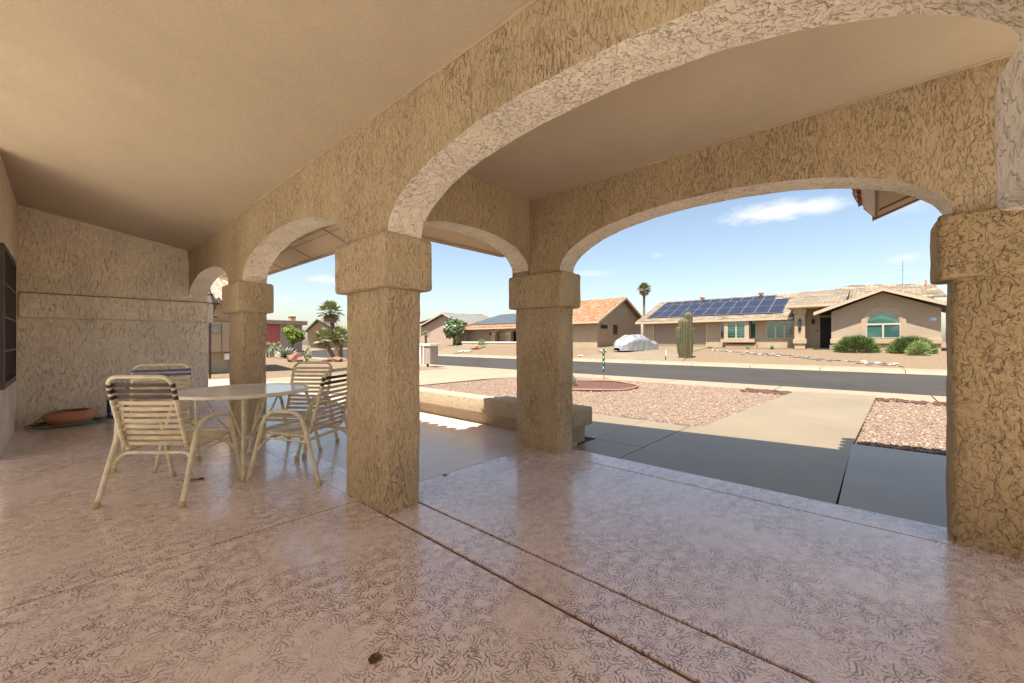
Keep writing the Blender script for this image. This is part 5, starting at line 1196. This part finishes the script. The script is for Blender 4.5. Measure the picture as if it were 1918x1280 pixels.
for (x, y) in ((-1.4, .72), (-1.4, -.72), (1.45, .72), (1.45, -.72)):
    X = cx0 + x * math.cos(A) - y * math.sin(A); YY = cy0 + x * math.sin(A) + y * math.cos(A); s = Vector((-math.sin(A), math.cos(A), 0)) * .1; c = Vector((X, YY, zc + .30)); MB().tube([c - s, c + s], .30, 16).build('wheel', 'black', C, smooth=40)
# mailbox stand at the kerb
mx, my = -16.65, 12.32
Mb = empty('mailbox_stand', (mx, my, -.1), 'tan and white boxed mailbox stand on a post by the road', 'mailbox')
def bx3(name, mat, x0, x1, y0, y1, z0, z1, par): return MB().box(mx + x0, mx + x1, my + y0, my + y1, z0, z1).build(name, mat, par, bevel=.008)
bx3('post', 'black', -.22, -.15, -.05, .05, -.2, .12, Mb); bx3('housing', 'mailbox', -.13, .34, -.25, .25, .08, .98, Mb)
bx3('cap', 'cream', -.50, .40, -.30, .30, .98, 1.09, Mb); bx3('upright', 'cream', -.23, -.135, -.28, -.14, .06, .98, Mb); bx3('upright', 'white', -.50, -.39, -.28, -.14, .08, .98, Mb); bx3('back_panel', 'rock_grey', -.39, -.23, -.1, .2, .12, .98, Mb)
# address marker stakes
gs_ = empty('address_marker', (-6.9, 12.58, -.14), 'green vertical house number marker on a stake at the near sidewalk', 'sign')
zg = -.1
MB().tube([(-6.92, 12.40, zg - .05), (-6.92, 12.40, .95)], .018, 6).build('stake', 'rock_grey', gs_)
pt = MB().box(-6.95, -6.875, 12.36, 12.38, .20, .94).build('plate', 'green_sign', gs_)
for k, ch_ in enumerate('1475'): text('digit', ch_, .12, (-6.912, 12.355, .84 - .18 * k), (R(90), 0, 0), 'sign_digit', pt)
ws_ = empty('yard_stake', (-10.6, 26.9, -.1), 'thin dark stake sign at the corner of the driveway opposite', 'stake')
MB().box(-10.63, -10.57, 27.4, 27.42, -.15, .62).build('plate', 'black', ws_); MB().box(-10.60, -10.55, 27.38, 27.40, .2, .62).build('edge_strip', 'sign_plate', ws_)
# clay edging ring with mulch
er = empty('clay_edging_ring', (-6.05, 10.0, -.06), 'low clay edging ring around purple-brown mulch on the pink gravel', 'garden edging')
m = MB(); P = [(-6.05 + 1.32 * math.cos(a), 10.0 + 1.32 * math.sin(a), -.03 + .01 * math.sin(5 * a)) for a in np.linspace(0, 2 * math.pi, 49)[:-1]]
m.tube(P, .030, 8, closed=True); m.build('edging', 'edging', er, smooth=60)
m = MB().lathe([(1.30, -.055), (1.0, -.045), (.5, -.035), (.001, -.03)], (-6.05, 10.0, 0), 40, False); m.build('mulch', 'mulch', er, smooth=60)
# steel edging strips at the sidewalk (dark rubber mulch)
for (x0, x1, lab) in ((-2.55, -1.52, 'dark wood mulch strip left of the walkway by the sidewalk'), (.04, 3.0, 'dark wood mulch strip right of the walkway by the sidewalk')):
    m = MB()
    for _ in range(160):
        x, y = random.uniform(x0, x1), random.uniform(11.35, 12.12) if x0 < 0 else random.uniform(11.5, 12.12); m.blob((x, y, -.05), random.uniform(.02, .045), 0, .3, (1.6, .9, .6))
    m.build('mulch_strip', 'mulch', None, kind='stuff', label=lab, cat='mulch')
m = MB()
for _ in range(420): m.blob((random.uniform(-.18, 2.3), 6.36 + abs(random.gauss(0, .06)), -.06), random.uniform(.015, .035), 0, .3)
m.build('mulch_strip', 'mulch', None, kind='stuff', label='dark wet gravel edge along the concrete slab', cat='mulch')
# dry river bed of grey and white stones across the street
def rock(c, r, mat, label, group=None, sq=(1.2, .9, .55)): return MB().blob(c, r, 2, .4, sq).build('rock', mat, None, origin=c, smooth=40, label=label, cat='rock', group=group)
k = 0
for _ in range(130):
    t = random.random(); x = -10.2 + t * 11.2; y = 36.6 - 8.2 * t ** .85 + random.gauss(0, .42); r = random.uniform(.05, .14); mt_ = random.choice(['rock_grey', 'rock_grey', 'rock_grey', 'rock_white'])
    rock((x, y, hgt(0, y) + .03), r, mt_, 'grey or whitish stone of the dry river bed crossing the tan yard opposite', 'stones of the dry river bed opposite')
for _ in range(26): 
    p = at(random.uniform(860, 880), random.uniform(655, 663), 44); rock((p[0], p[1], hgt(p[0], p[1]) + .05), random.uniform(.12, .3), 'rock_white', 'whitish stone in the pile on the yard of the orange tile house', 'pile of whitish stones by the far sidewalk')
p = at(890, 654, 48); rock((p[0], p[1], hgt(p[0], p[1]) + .12), .55, 'rock_red', 'reddish brown boulder on the yard of the orange tile house')
p = at(903, 652, 50); rock((p[0], p[1], hgt(p[0], p[1]) + .1), .32, 'rock_grey', 'small dark boulder right of the reddish brown boulder')
for (px, py, d, r, mt_, lab) in ((614, 677, 26.5, .26, 'rock_red', 'leftmost red rock of the row under the leaning palms'), (622, 676, 26.8, .34, 'rock_red', 'second red rock of the row under the leaning palms'), (632, 677, 26.6, .42, 'rock_red', 'widest red rock of the row under the palms'), (642, 676, 26.8, .36, 'rock_red', 'red rock of the row nearest the large pier'),
    (1128, 652, 36, .3, 'rock_white', 'pale boulder on the yard left of the covered car'), (1088, 660, 33, .2, 'rock_white', 'small pale stone near the sidewalk left of the driveway opposite'), (1152, 651, 38, .26, 'rock_white', 'lavender-white stone just left of the covered car'),
    (1292, 667, 28.6, .16, 'rock_grey', 'small bluish stone at the foot of the saguaro')):
    p = at(px, py, d); rock((p[0], p[1], hgt(p[0], p[1]) + r * .25), r, mt_, lab)
m = MB().blob((-27.6, 9.9, .05), .55, 2, .3, (1.1, .8, .75)); m.build('rock', 'rock_red', None, origin=(-27.6, 9.9, -.1), smooth=40, label='large pinkish boulder in the side yard behind the far chair back', cat='rock')
